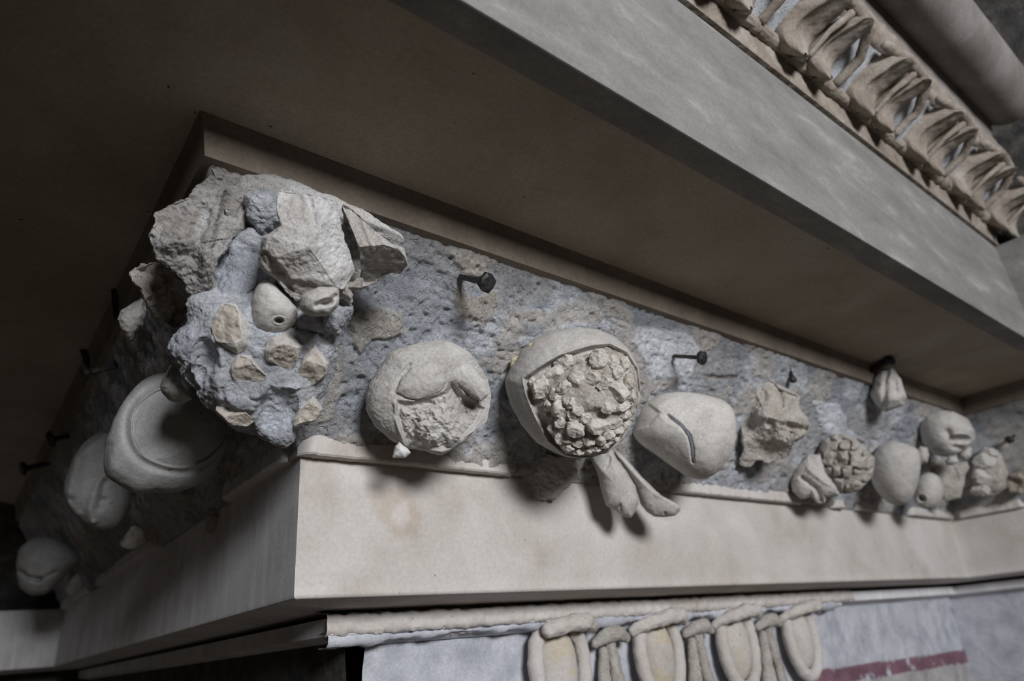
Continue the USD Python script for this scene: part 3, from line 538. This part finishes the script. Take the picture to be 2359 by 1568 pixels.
for k, (x, y, rx, ry, a) in enumerate([(1120, 755, 26, 17, -.4), (1180, 745, 22, 14, -.2), (1300, 735, 22, 22, .2), (1370, 745, 15, 18, .3), (1425, 760, 14, 20, .3), (1395, 800, 14, 16, .4), (1000, 880, 21, 26, .1), (960, 850, 9, 12, .2),
        (1070, 800, 24, 14, -.5), (1395, 900, 24, 22, .2), (1455, 850, 13, 20, .1), (1465, 930, 12, 20, -.1), (1330, 860, 18, 17, .2), (1095, 990, 20, 19, .3), (1075, 920, 16, 14, .2), (1040, 970, 12, 15, .2), (1120, 880, 17, 16, 0), (1190, 830, 20, 15, .1),
        (1270, 830, 18, 14, .2), (1410, 980, 26, 12, -.3), (1345, 985, 18, 15, 0), (1180, 1090, 22, 20, .2), (1290, 1080, 24, 19, -.1), (1100, 1060, 14, 13, .4), (1230, 1040, 15, 13, .3), (1380, 1060, 20, 13, -.4), (1440, 1020, 14, 12, -.6),
        (1060, 1090, 11, 14, -.6), (1095, 1140, 12, 13, -.6), (1140, 1150, 15, 10, .1), (1190, 1165, 15, 10, .1), (1245, 1155, 15, 11, 0), (1300, 1150, 15, 11, -.2), (1350, 1125, 15, 10, -.4), (1400, 1100, 14, 10, -.5), (1440, 1070, 12, 9, -.7),
        (1140, 1195, 14, 8, .2), (1190, 1208, 14, 8, .1), (1240, 1205, 14, 8, 0), (1290, 1195, 13, 8, -.2), (1335, 1175, 13, 8, -.4), (1380, 1150, 12, 8, -.5), (1150, 960, 15, 13, .3), (1190, 1000, 14, 12, 0), (1160, 1030, 12, 11, .2)]):
    lumpy(*c3(x, y), rx, ry, a, min(rx, ry) * 1.15, 100 + k)
q = body(*c3(850, 735), surf(Rp, *c3(880, 740), 14) + .05, C3((835, 780), (850, 730), (890, 710), (900, 740), (860, 775)), 12, sub=4, rough=((.004, 60, 3),), seed=27); obj('residue', q, 'yellow', pg, label='yellowish residue at the left edge')
q = body(*c3(950, 670), surf(Rp, *c3(980, 660), 14) + .045, C3((925, 690), (935, 655), (1000, 625), (1050, 597), (1040, 615), (960, 665)), 12, sub=4, rough=((.004, 60, 3),), seed=28); obj('residue', q, 'yellow', pg, label='yellowish residue at the upper left edge')

# ---- smooth pear-shaped fruit, bean pods
c4 = lambda x, y: C4((x, y))[0]
pe = thing('pear', 'smooth plump stucco pear crossed by a dark crack, right of the pomegranate', 'stucco fruit', on_front(1500, 1040))
m = body(*c4(840, 840), dfront(1575, 1000, .075), C4((440, 850), (452, 780), (475, 700), (530, 640), (640, 588), (740, 577), (900, 590), (1020, 620), (1092, 662), (1130, 760), (1122, 900), (1100, 990), (1020, 1095), (960, 1135), (880, 1150), (800, 1130), (700, 1062), (600, 985), (490, 910)), 105, back=85, sm=12, sub=7,
         seed=30, roundness=2.1, rough=((.0028, 14, 3), (.0007, 90, 3)), facets=((.0, .62, 108),), feats=allof(line_feat(C4((690, 740), (770, 800), (822, 865), (840, 940), (845, 1025)), 3.5, -9), patch(C4((470, 700), (560, 660), (640, 720), (570, 800), (450, 830)), -6, 4), crag(2, 30, 9)))
obj('fruit_body', m, 'pear', pe)
d = surf(m, *c4(800, 850)) + .004
rib = []
for (x, y) in [(692, 742), (735, 772), (775, 805), (805, 838), (825, 872), (838, 925), (842, 980), (846, 1022)]:
    p = c4(x, y); rib.append(EYE + (surf(m, *p, 5) + .0045) * ray(*p))
rib = np.array(rib); V = []; fcs = []
for i, p in enumerate(rib):
    t = rib[min(i + 1, len(rib) - 1)] - rib[max(i - 1, 0)]; t /= np.linalg.norm(t); n = R[:, 2]; b = np.cross(t, n); b /= np.linalg.norm(b)
    for a in range(6): V.append(p + .0036 * (math.cos(a * math.pi / 3) * b + .8 * math.sin(a * math.pi / 3) * np.cross(b, t)) * (1 if 0 < i < len(rib) - 1 else .3))
for i in range(len(rib) - 1):
    for a in range(6): q = (i * 6 + a, i * 6 + (a + 1) % 6, i * 6 + 6 + (a + 1) % 6, i * 6 + 6 + a); fcs += [(q[0], q[1], q[2]), (q[0], q[2], q[3])]
obj('crack_filler', (V, fcs), 'grout', pe, label='dark grey filler in the crack')
po = thing('bean_pods', 'pair of smooth stucco pods hanging over the architrave edge below the pomegranate', 'stucco fruit', on_front(1380, 1080))
dp = dfront(1400, 1080, .06)
obj('pod', body(*c4(350, 1200), dp + .0, C4((165, 1000), (210, 930), (300, 920), (340, 1010), (410, 1100), (470, 1200), (489, 1300), (470, 1360), (440, 1407), (400, 1402), (330, 1352), (275, 1325), (247, 1230), (215, 1100)), 48, back=40, sub=6, seed=36, rough=((.0015, 25, 3), (.0006, 130, 2)), roundness=2.5,
    feats=allof(line_feat(C4((300, 1010), (290, 1060), (275, 1080)), 2.5, -4), line_feat(C4((330, 1350), (365, 1315), (372, 1350)), 3, -7), line_feat(C4((300, 1000), (400, 1090), (450, 1180)), 5, 3))), 'skin', po)
obj('pod', body(*c4(560, 1230), dp + .035, C4((310, 950), (380, 985), (500, 1125), (600, 1225), (690, 1305), (760, 1315), (765, 1350), (730, 1390), (660, 1400), (590, 1395), (540, 1365), (500, 1315), (470, 1200), (400, 1090)), 46, back=40, sub=6, seed=37, rough=((.0015, 25, 3), (.0006, 130, 2)), roundness=2.5,
    feats=allof(line_feat(C4((660, 1370), (668, 1395)), 3, -6), line_feat(C4((330, 970), (500, 1150), (620, 1260)), 6, 3))), 'skin', po)
obj('mortar_bed', body(*c3(960, 1370), dfront(*c3(960, 1330), .004), C3((760, 1320), (850, 1290), (1000, 1230), (1140, 1240), (1200, 1330), (1130, 1400), (1080, 1452), (1000, 1468), (900, 1445), (830, 1400)), 13, back=50, sub=6, seed=38, rough=CRAG, roundness=2), 'skin', po, label='rough mortar bedding beside the pods')

# ---- rough flower stump, ridged nut, apples, seed ball on the far part of the frieze
c5 = lambda x, y: C5((x, y))[0]
m = body(*c5(370, 640), dfront(1780, 975, .055), C5((160, 640), (175, 560), (205, 470), (262, 370), (340, 338), (430, 400), (540, 450), (552, 550), (612, 650), (592, 720), (522, 760), (470, 850), (350, 895), (280, 870), (200, 930), (148, 905), (185, 810), (170, 720)), 90, back=60, sub=7, seed=40, roundness=2.8,
         rough=((.009, 26, 3), (.0045, 70, 3), (.002, 180, 2)), facets=((.05, -.7, 66), (-.5, .9, 60), (.7, .5, 70)),
         feats=allof(dent(*c5(350, 640), 9, 8, -26, 0, 2), dent(*c5(240, 650), 22, 30, -30, 0, 2), dent(*c5(340, 800), 36, 26, -26, 0, 2), dent(*c5(480, 680), 18, 14, -24, 0, 2), line_feat(C5((330, 360), (360, 500), (300, 580)), 10, 14), line_feat(C5((300, 600), (400, 610), (560, 640)), 9, 14), line_feat(C5((420, 430), (430, 520)), 6, -14), dent(*c5(580, 690), 14, 12, -24, 0, 2)))
obj('broken_flower', m, 'broken', label='craggy broken stucco flower stump, right of the cracked pear', cat='stucco ornament')
nt = thing('ridged_nut', 'walnut-like stucco fruit with brain-like ridges on a short curled stalk', 'stucco fruit', on_front(1900, 1090))
def brain(u, v, F):
    P = np.stack([u, v, 0 * u], -1) / 19; P = P + .5 * np.stack([fbm(P, 1.3, 2, 1), fbm(P, 1.3, 2, 2), 0 * u], -1)
    return -16 * smoothstep(.60, .95, ridged(P, 1.0, 17)) + 5 * fbm(P, 2, 2, 4)
m = body(*c5(850, 900), dfront(1948, 1066, .075), C5((640, 905), (660, 830), (705, 750), (780, 705), (870, 715), (955, 775), (1040, 870), (1030, 980), (945, 1080), (850, 1105), (760, 1090), (690, 1010)), 78, back=70, sub=7, seed=41, rough=((.003, 30, 3), (.0015, 110, 3)), feats=brain)
obj('fruit_body', m, 'broken', nt)
obj('stalk', body(*c5(610, 1010), dfront(1865, 1105, .04), C5((485, 1010), (540, 920), (600, 850), (680, 850), (720, 960), (790, 1060), (810, 1110), (720, 1125), (715, 1165), (660, 1170), (630, 1120), (560, 1140), (500, 1090)), 42, back=50, sub=6, seed=42, rough=((.004, 30, 3), (.0015, 120, 2)), roundness=2.8,
    feats=allof(line_feat(C5((570, 1000), (660, 1070), (690, 1150)), 6, -14), line_feat(C5((600, 940), (700, 1020), (800, 1070)), 6, 8))), 'skin', nt, label='curled leaf stalk under the fruit')
m = body(*c5(1190, 960), dfront(2070, 1085, .09), C5((1010, 950), (1025, 860), (1070, 790), (1150, 750), (1230, 770), (1320, 800), (1345, 860), (1340, 950), (1325, 1040), (1290, 1130), (1230, 1180), (1150, 1175), (1070, 1110), (1020, 1030)), 70, back=80, sm=12, sub=6, seed=43, rough=((.003, 14, 3), (.0008, 90, 2)))
ap = thing('quince', 'large smooth stucco quince beside the walnut-like fruit', 'stucco fruit', on_front(2050, 1090))
obj('fruit_body', m, 'skin', ap)
obj('blossom_end', body(*c5(1360, 850), dfront(2125, 1048, .11), C5((1310, 820), (1340, 790), (1385, 800), (1400, 850), (1385, 900), (1340, 910), (1315, 870)), 24, back=30, sub=5, seed=44, rough=MILD), 'skin', ap, label='stubby end of the quince')
m = body(*c5(1392, 1085), dfront(2138, 1130, .10), (36, 43, .25), 36, back=36, sub=6, seed=45, rough=((.002, 20, 2), (.0007, 110, 2)), feats=allof(dent(*c5(1352, 1132), 7, 7, -20, 3, 3), dent(*c5(1320, 1165), 5, 5, 6, 0, 2)))
obj('small_apple', m, 'skin', label='small round stucco apple with a dark stem hole, on the architrave edge', cat='stucco fruit')
m = body(*c5(1510, 700), dfront(2180, 1000, .07), C5((1330, 700), (1335, 640), (1380, 590), (1460, 555), (1560, 565), (1650, 612), (1702, 690), (1695, 760), (1640, 815), (1560, 850), (1480, 860), (1400, 830), (1350, 770)), 66, back=22, sm=12, sub=6, seed=46, rough=((.003, 18, 3), (.001, 90, 2)),
         feats=allof(dent(*c5(1600, 745), 17, 9, -24, 4, 2), line_feat(C5((1520, 700), (1560, 790), (1600, 800)), 7, -12), line_feat(C5((1400, 620), (1520, 620), (1650, 660)), 14, 6)))
obj('folded_apple', m, 'skin', label='stucco apple with a deep dark fold, highest of the far fruit', cat='stucco fruit')
bud = thing('bud_group', 'two small round stucco buds on a tapering stem under the folded apple', 'stucco fruit', on_front(2210, 1060))
obj('bud', body(*c5(1625, 830), dfront(2220, 1040, .115), C5((1565, 820), (1590, 785), (1640, 775), (1680, 810), (1675, 860), (1640, 885), (1590, 870)), 20, back=22, sub=5, seed=47, rough=MILD), 'skin', bud)
obj('bud', body(*c5(1545, 885), dfront(2192, 1060, .115), C5((1500, 890), (1530, 855), (1575, 860), (1590, 895), (1560, 915), (1515, 915)), 15, back=20, sub=5, seed=48, rough=MILD), 'skin', bud)
obj('stem', body(*c5(1590, 950), dfront(2208, 1080, .07), C5((1530, 900), (1650, 890), (1660, 930), (1620, 1010), (1600, 1060), (1570, 980)), 20, back=40, sub=5, seed=49, rough=ROUGH), 'broken', bud)
obj('stem', body(*c5(1480, 960), dfront(2170, 1085, .03), C5((1420, 880), (1500, 880), (1600, 910), (1640, 1000), (1600, 1130), (1500, 1150), (1440, 1040)), 20, back=12, sub=5, seed=50, rough=ROUGH), 'broken', bud, label='dark lumpy mortar behind the buds')
sb = thing('seed_ball', 'half-open stucco fruit with a column of big seeds, last fruit before the inner corner', 'stucco fruit', hit(2265, 1090, (XR - .012, 0, 3.235), NL))
m = body(*c5(1790, 970), dright(2275, 1090, .035), C5((1675, 960), (1700, 860), (1750, 800), (1820, 790), (1880, 860), (1915, 970), (1900, 1070), (1840, 1110), (1750, 1125), (1695, 1090)), 44, back=40, sub=6, seed=51, rough=ROUGH, feats=line_feat(C5((1850, 830), (1875, 950), (1850, 1070)), 8, 8)); obj('rind', m, 'broken', sb)
for k, (x, y, rx, ry) in enumerate(((1765, 890, 27, 17), (1755, 990, 29, 17), (1735, 1080, 22, 13), (1800, 830, 22, 10))):
    lumpy(*c5(x, y), rx, ry, .1, 18, 150 + k, m, .012, sb, 'skin')
m = body(*c5(1970, 1040), dright(2338, 1115, .03), C5((1905, 1040), (1930, 980), (1990, 965), (2040, 1000), (2050, 1060), (2000, 1110), (1930, 1105)), 34, back=40, sub=6, seed=52, rough=CRAG, feats=dent(*c5(1960, 1030), 16, 14, -40, 0, 2)); obj('broken_socket', m, 'ornament', label='dark hollow stucco socket at the right edge of the picture', cat='stucco ornament')
m = body(*c5(1140, 430), dfront(2048, 902, .05), C5((1015, 450), (1040, 340), (1090, 285), (1160, 275), (1215, 350), (1250, 470), (1235, 520), (1170, 545), (1110, 568), (1055, 520)), 44, back=40, sub=6, seed=53, rough=((.004, 30, 3), (.001, 100, 2)), facets=((-.5, .1, 40),),
         feats=allof(line_feat(C5((1120, 290), (1110, 420), (1100, 540)), 6, -9), line_feat(C5((1170, 300), (1180, 430)), 5, -7), line_feat(C5((1215, 370), (1220, 500)), 4, -6)))
obj('grooved_bud', m, 'skin', label='grooved stucco bud hanging under the soffit above the walnut-like fruit', cat='stucco ornament')

# ---- fruit in the dark on the left side
cL = lambda x, y: CL((x, y))[0]
rf = thing('cut_melon', 'smooth stucco melon with a round recessed scar, below and left of the corner cluster', 'stucco fruit', on_left(420, 1000))
mel_out = CL((720, 203), (660, 222), (600, 262), (540, 345), (500, 420), (468, 520), (455, 640), (470, 672), (510, 690), (545, 712), (600, 748), (640, 742), (690, 728), (745, 740), (810, 725), (880, 700), (960, 622), (1003, 520), (992, 420), (940, 330), (860, 250), (790, 212))
ringc = cL(800, 440)
def scar(u, v, F):
    c = F.loc([ringc])[0]; q = np.hypot((u - c[0]) / 100, (v - c[1]) / 94) + .05 * fbm(np.stack([u, v, 0 * u], -1), 1 / 50, 2, 6)
    return -9 * np.exp(-((q - 1.08) / .09) ** 2) - 10 * (1 - smoothstep(.93, .99, q)) + 8 * np.exp(-(q / .55) ** 2)
m = body(*cL(730, 470), dleft(380, 1000, .10), mel_out, 115, back=70, sm=12, sub=7, seed=60, roundness=2.4, rough=((.002, 14, 3), (.0006, 80, 2)), facets=((.05, .05, 104),), feats=allof(scar, line_feat(CL((480, 530), (462, 640)), 8, -8)))
obj('fruit_body', m, 'skin_shaded', rf)
m = body(*cL(410, 690), dleft(215, 1110, .07), CL((475, 458), (420, 478), (370, 515), (320, 590), (290, 680), (280, 740), (300, 800), (345, 855), (400, 893), (460, 908), (530, 890), (570, 800), (580, 640), (540, 500)), 85, back=70, sm=12, sub=6, seed=61, rough=((.003, 14, 3), (.0008, 80, 2)),
         feats=allof(line_feat(CL((470, 480), (340, 580), (300, 720), (320, 800)), 8, 7), line_feat(CL((500, 600), (430, 700), (395, 800), (410, 880)), 8, 9), line_feat(CL((460, 690), (440, 800)), 7, -6), dent(*cL(318, 765), 6, 8, -10, 0, 2), dent(*cL(455, 765), 8, 6, -8, 0, 2), dent(*cL(345, 825), 9, 8, 8, 0, 2), dent(*cL(415, 860), 6, 6, 8, 0, 2)))
obj('ribbed_melon', m, 'skin_shaded', label='ribbed stucco melon half hidden behind the scarred melon', cat='stucco fruit')
m = body(*cL(200, 1075), dleft(105, 1295, .08), CL((68, 1050), (85, 980), (140, 935), (230, 935), (310, 975), (374, 1022), (325, 1070), (255, 1140), (205, 1185), (135, 1192), (88, 1160), (78, 1110)), 70, back=70, sm=12, sub=6, seed=62, rough=((.003, 14, 3), (.0008, 80, 2)),
         feats=allof(line_feat(CL((85, 1085), (120, 1110), (175, 1120)), 5, -16), line_feat(CL((175, 1120), (240, 1090)), 5, -7), dent(*cL(140, 1075), 20, 12, -7, 0, 2), dent(*cL(220, 1055), 16, 12, 4, 0, 2)))
obj('gourd', m, 'skin_shaded', label='dim stucco gourd with a mouth-like crease, lowest at the left', cat='stucco fruit')
# dark stems and rubble of the garland below the melons, on the left frieze
for k, (x, y, rx, ry, a) in enumerate(((440, 1150, 34, 20, .8), (500, 1190, 22, 40, .5), (230, 1190, 16, 50, .4), (180, 1330, 20, 46, .5), (330, 1230, 60, 26, -.4))):
    m = body(x, y, dleft(x, y, .005), (rx, ry, a), 18, back=30, sub=5, seed=70 + k, rough=CRAG)
    obj('garland_scrap', m, 'broken', label=('dark broken garland scrap right below the scarred melon', 'dark broken garland scrap near the corner of the architrave', 'dark garland scrap under the ribbed melon', 'thin dark garland scrap right of the gourd', 'dark flat garland scrap between melon and architrave')[k], cat='stucco ornament', group='garland scraps in the shade')

# ---- iron nails
def nail(base, head, side, label, length=None, r=.0055, hr=.0135, group='iron nails left in the frieze'):
    n = NF if side == 'f' else NL
    B = on_front(*base) if side == 'f' else on_left(*base) if side == 'l' else hit(*base, (XR - .012, 0, 3.235), NL)
    d = ray(*head); A = np.stack([n, -d], 1); sl, tl = np.linalg.lstsq(A, EYE - B, rcond=None)[0]; T = EYE + d * tl
    if length: T = B + (T - B) / np.linalg.norm(T - B) * length
    ax = (T - B) / np.linalg.norm(T - B); u = np.cross(ax, [0, 0, 1.0]); u /= np.linalg.norm(u); w = np.cross(ax, u); L = np.linalg.norm(T - B)
    t = thing('iron_nail', label, 'nail', B, group)
    def rod(rows, k, jit=0, sd=0):
        V, f = [], []
        rg = np.random.default_rng(sd)
        for (z, q) in rows:
            for i in range(k):
                a = 2 * math.pi * (i + .5) / k; qq = q * (1 + jit * rg.uniform(-1, 1)); V.append(B + ax * (z + jit * .003 * rg.uniform(-1, 1)) + qq * (math.cos(a) * u + math.sin(a) * w))
        for j in range(len(rows) - 1):
            for i in range(k):
                a_, b_ = j * k + i, j * k + (i + 1) % k; f += [(a_, b_, b_ + k), (a_, b_ + k, a_ + k)]
        V.append(B + ax * rows[0][0]); V.append(B + ax * rows[-1][0]); c0, c1 = len(V) - 2, len(V) - 1
        for i in range(k): f += [(c0, (i + 1) % k, i), (c1, (len(rows) - 1) * k + i, (len(rows) - 1) * k + (i + 1) % k)]
        return np.array(V), f
    sd = int(base[0]) + int(base[1])
    obj('shank', rod([(-.03, r * .75)] + [(L * q, r * (.82 + .2 * q)) for q in np.linspace(0, .96, 7)], 4, .10, sd), 'iron', t, 20)
    obj('head', rod([(L - .012, r * 1.05), (L - .007, hr * .8), (L - .004, hr), (L + .003, hr * .95), (L + .006, hr * .6)], 8, .14, sd + 1), 'iron', t, 20)
nail((1058, 637), (1122, 651), 'f', 'black iron nail above the burst fruit, rusty stain under it', hr=.0165, r=.0075)
nail((1543, 819), (1618, 824), 'f', 'black iron nail above the cracked pear, casting a thin shadow', hr=.0150, r=.0058)
nail((1818, 848), (1829, 880), 'f', 'stubby dark iron nail above the broken flower stump', hr=.010, length=.035)
nail((2010, 850), (2030, 838), 'f', 'dark iron nail beside the grooved bud under the soffit', hr=.022, r=.012, length=.06)
nail((2340, 1000), (2328, 1010), 'r', 'short dark iron nail near the right edge of the picture', hr=.014, length=.05)
nail((272, 842), (195, 860), 'l', 'long dark iron nail above the ribbed melon in the gloom', r=.007, hr=.014)
nail((160, 1003), (115, 1014), 'l', 'dark iron nail left of the ribbed melon', r=.009, hr=.024)
nail((116, 1066), (52, 1080), 'l', 'dark iron nail below its neighbour, nearer the left edge', r=.010, hr=.024)
nail((268, 700), (262, 640), 'l', 'dark iron nail just left of the cluster under the soffit', r=.008, hr=.016, length=.08)
nail((200, 830), (188, 790), 'l', 'dark iron nail in the shade over the long nail', r=.009, hr=.016, length=.08)

# ---- carved leaf moulding at the top right
import manifold3d as mf
bdir = np.array([0, -.115, .093]); bdir /= np.linalg.norm(bdir); cdir = np.array([0, -.093, -.115]); cdir /= np.linalg.norm(cdir); LO = np.array([0, -.627, 4.012])
def to_leaf(x0, V): return LO + np.array([1.0, 0, 0]) * (x0 + V[:, :1]) + V[:, 1:2] * bdir + V[:, 2:3] * cdir
def ball(x, y, z, r): return mf.Manifold.sphere(r, 20).translate((x, y, z))
def hull(*b): return mf.Manifold.batch_hull(list(b))
def finish(m, h, amp, seed, x0, place, it=6):
    m = m.refine_to_length(h); q = m.to_mesh(); t = trimesh.Trimesh(q.vert_properties[:, :3], q.tri_verts, process=True)
    trimesh.smoothing.filter_taubin(t, iterations=it); V = place(x0, np.array(t.vertices)); n = normals(V, t.faces)
    f = np.array(t.faces)
    if ((V - V.mean(0)) * n).sum() < 0: f = f[:, ::-1]; n = -n
    return V + (amp * 2 * fbm(V, 45, 3, seed))[:, None] * n + (amp * 2 * fbm(V, 150, 2, seed + 1) * .5)[:, None] * n, f
lm = thing('leaf_moulding', 'carved plaster leaf moulding with deep hollows above the cornice fascia', 'moulding', (.6, -.68, 4.03))
back = ragged([(.612, 1.012), (.625, 1.016), (.660, 1.045), (.70, 1.078), (.735, 1.107), (.74, 1.13)], -.4, 1.98, 300, .005, 40, 77, .010); obj('backing', back, 'mortar', lm, label='bluish plaster seen through the gaps between the leaves')
A_ = mf.Manifold
def leaf_sheet(a, lean, wmax, x0, seed):
    """A leaf that curls outwards at its foot: hollow along its length, rounded across, with a raised edge."""
    ns, nt = 34, 25; s_, t_ = np.meshgrid(np.linspace(0, 1, ns), np.linspace(-1, 1, nt), indexing='ij')
    w = wmax * np.where(s_ < .3, np.sqrt(np.clip(1 - (1 - s_ / .3) ** 2, .04, 1)), 1 - .30 * ((s_ - .3) / .7) ** 1.5)
    A_, B_ = a + lean * s_ + w * t_, .008 + .138 * s_ + .006 * np.cos(3 * t_)
    front = .020 + .050 * np.clip((.42 - s_) / .42, 0, 1) ** 2 + .036 * np.clip((s_ - .42) / .58, 0, 1) ** 1.4 - .020 * t_ ** 2 + .010 * np.exp(-((t_ + .72) / .2) ** 2) - .010 * np.exp(-(t_ / .3) ** 2) * np.clip(1 - s_ / .5, 0, 1)
    back = np.minimum(front - .016, -.004 - .006 * t_ ** 2) * .4 + (front - .022) * .6
    V = np.concatenate([np.stack([A_, B_, front], -1).reshape(-1, 3), np.stack([A_, B_, back], -1).reshape(-1, 3)])
    idx = np.arange(ns * nt).reshape(ns, nt); q = np.stack([idx[:-1, :-1], idx[1:, :-1], idx[1:, 1:], idx[:-1, 1:]], -1).reshape(-1, 4)
    rim = np.concatenate([idx[0, :], idx[1:, -1], idx[-1, -2::-1], idx[-2:0:-1, 0]]); nx = np.roll(rim, -1); N_ = ns * nt
    f = np.concatenate([q[:, [0, 1, 2]], q[:, [0, 2, 3]], q[:, [0, 2, 1]] + N_, q[:, [0, 3, 2]] + N_, np.stack([rim, nx, nx + N_], 1), np.stack([rim, nx + N_, rim + N_], 1)])
    tm = trimesh.Trimesh(V, f, process=False); tm.fix_normals(); W_ = to_leaf(x0, np.array(tm.vertices)); f = np.array(tm.faces)
    n = normals(W_, f); n = n if ((W_ - W_.mean(0)) * n).sum() > 0 else -n
    W_ = W_ + (.0035 * 2 * fbm(W_, 40, 3, seed) + .0012 * 2 * fbm(W_, 130, 2, seed))[:, None] * n
    obj('leaf', (W_, f), 'ornament', lm, 40)
for k in range(-1, 6):
    x0 = .70 + .305 * k
    leaf_sheet(.075, .030, .056, x0, 200 + k); leaf_sheet(.178, .034, .048, x0, 220 + k)
    m = hull(ball(.122, .03, .03, .006), ball(.134, .085, .034, .006)) + hull(ball(.134, .085, .034, .006), ball(.158, .135, .040, .010))
    obj('rib', finish(m, .006, .0015, 240 + k, x0, to_leaf, 2), 'ornament', lm)
    m = hull(ball(.04, .150, .020, .012), ball(.13, .156, .034, .014)) + hull(ball(.13, .156, .034, .014), ball(.250, .146, .030, .013)) + hull(ball(.250, .146, .030, .013), ball(.283, .09, .022, .011)) + hull(ball(.283, .09, .022, .011), ball(.272, .03, .010, .011))
    obj('hood', finish(m, .006, .0035, 260 + k, x0, to_leaf, 3), 'ornament', lm)
    m = hull(ball(-.03, .012, .0, .014), ball(.275, .012, .0, .016))
    obj('lip', finish(m, .007, .006, 280 + k, x0, to_leaf, 2), 'ornament', lm)

# ---- egg-and-dart moulding at the bottom
em = thing('egg_and_dart_moulding', 'broken egg-and-dart plaster moulding under the architrave band', 'moulding', (.6, .13, 2.9))
def to_egg(x0, V): return np.stack([x0 + V[:, 0], .140 - V[:, 2], 2.882 + V[:, 1]], 1)
def arc(pts, r): return sum((hull(ball(*a, ra), ball(*b, rb)) for a, b, ra, rb in zip(pts[1:-1], pts[2:], r[1:-1], r[2:])), hull(ball(*pts[0], r[0]), ball(*pts[1], r[1])))
for k in range(4):
    x0 = .631 + .318 * k
    m = mf.Manifold.sphere(1.0, 40).scale((.050, .088, .046)).translate((0, -.020, -.006))
    eg = finish(m, .006, .0012, 300 + k, x0, to_egg, 2)
    ym = (1 - smoothstep(-.030, -.014, eg[0][:, 0] - x0 + .3 * fbm(eg[0], 20, 3, k))) * smoothstep(-.045, -.03, eg[0][:, 0] - x0) * (.8, .9, .3, 0)[k]
    obj('egg', eg, 'fascia_tint', em, tint=np.ones((len(eg[0]), 3)) * (1 - ym[:, None]) + np.array([1.0, .955, .78]) * ym[:, None])
    pts = [(.068 * math.sin(a), -.018 + .105 * math.cos(a) if math.cos(a) < .6 else .045, .012) for a in np.linspace(.75, 2 * math.pi - .75, 14)]
    obj('husk', finish(arc(pts, [.0165] * 14), .006, .0018, 320 + k, x0, to_egg, 2), 'fascia', em)
    pts = [(-.088, .034, .016), (-.05, .050, .044), (0, .060, .056), (.05, .062, .054), (.090, .050, .030)]
    if k == 0: pts = pts[1:]
    obj('hood', finish(arc(pts, [.011, .016, .018, .017, .012][-len(pts):]), .006, .005, 340 + k, x0, to_egg, 2), 'fascia', em)
    if k < 3:
        m = arc([(-.048, .018, .010), (-.02, .032, .024), (.01, .034, .028), (.046, .022, .016)], [.010, .016, .017, .011]) + hull(ball(0, .02, .010, .012), ball(0, -.12, .016, .010))
        for s_ in (-1, 1): m = m + hull(ball(s_ * .016, .0, .0, .010), ball(s_ * .040, -.12, -.004, .011), ball(s_ * .022, -.12, .004, .010))
        obj('dart', finish(m, .006, .0030, 360 + k, x0 + .159, to_egg, 2), 'broken', em)
for k, (x, w) in enumerate(((.30, .09), (.42, .10), (.80, .07), (1.12, .08), (1.46, .10))):
    m = arc([(-w / 2, .062, .006), (0, .066, .014), (w / 2, .068, .010)], [.006, .008, .006])
    obj('chip', finish(m, .006, .006, 380 + k, x, to_egg, 1), 'fascia', em)
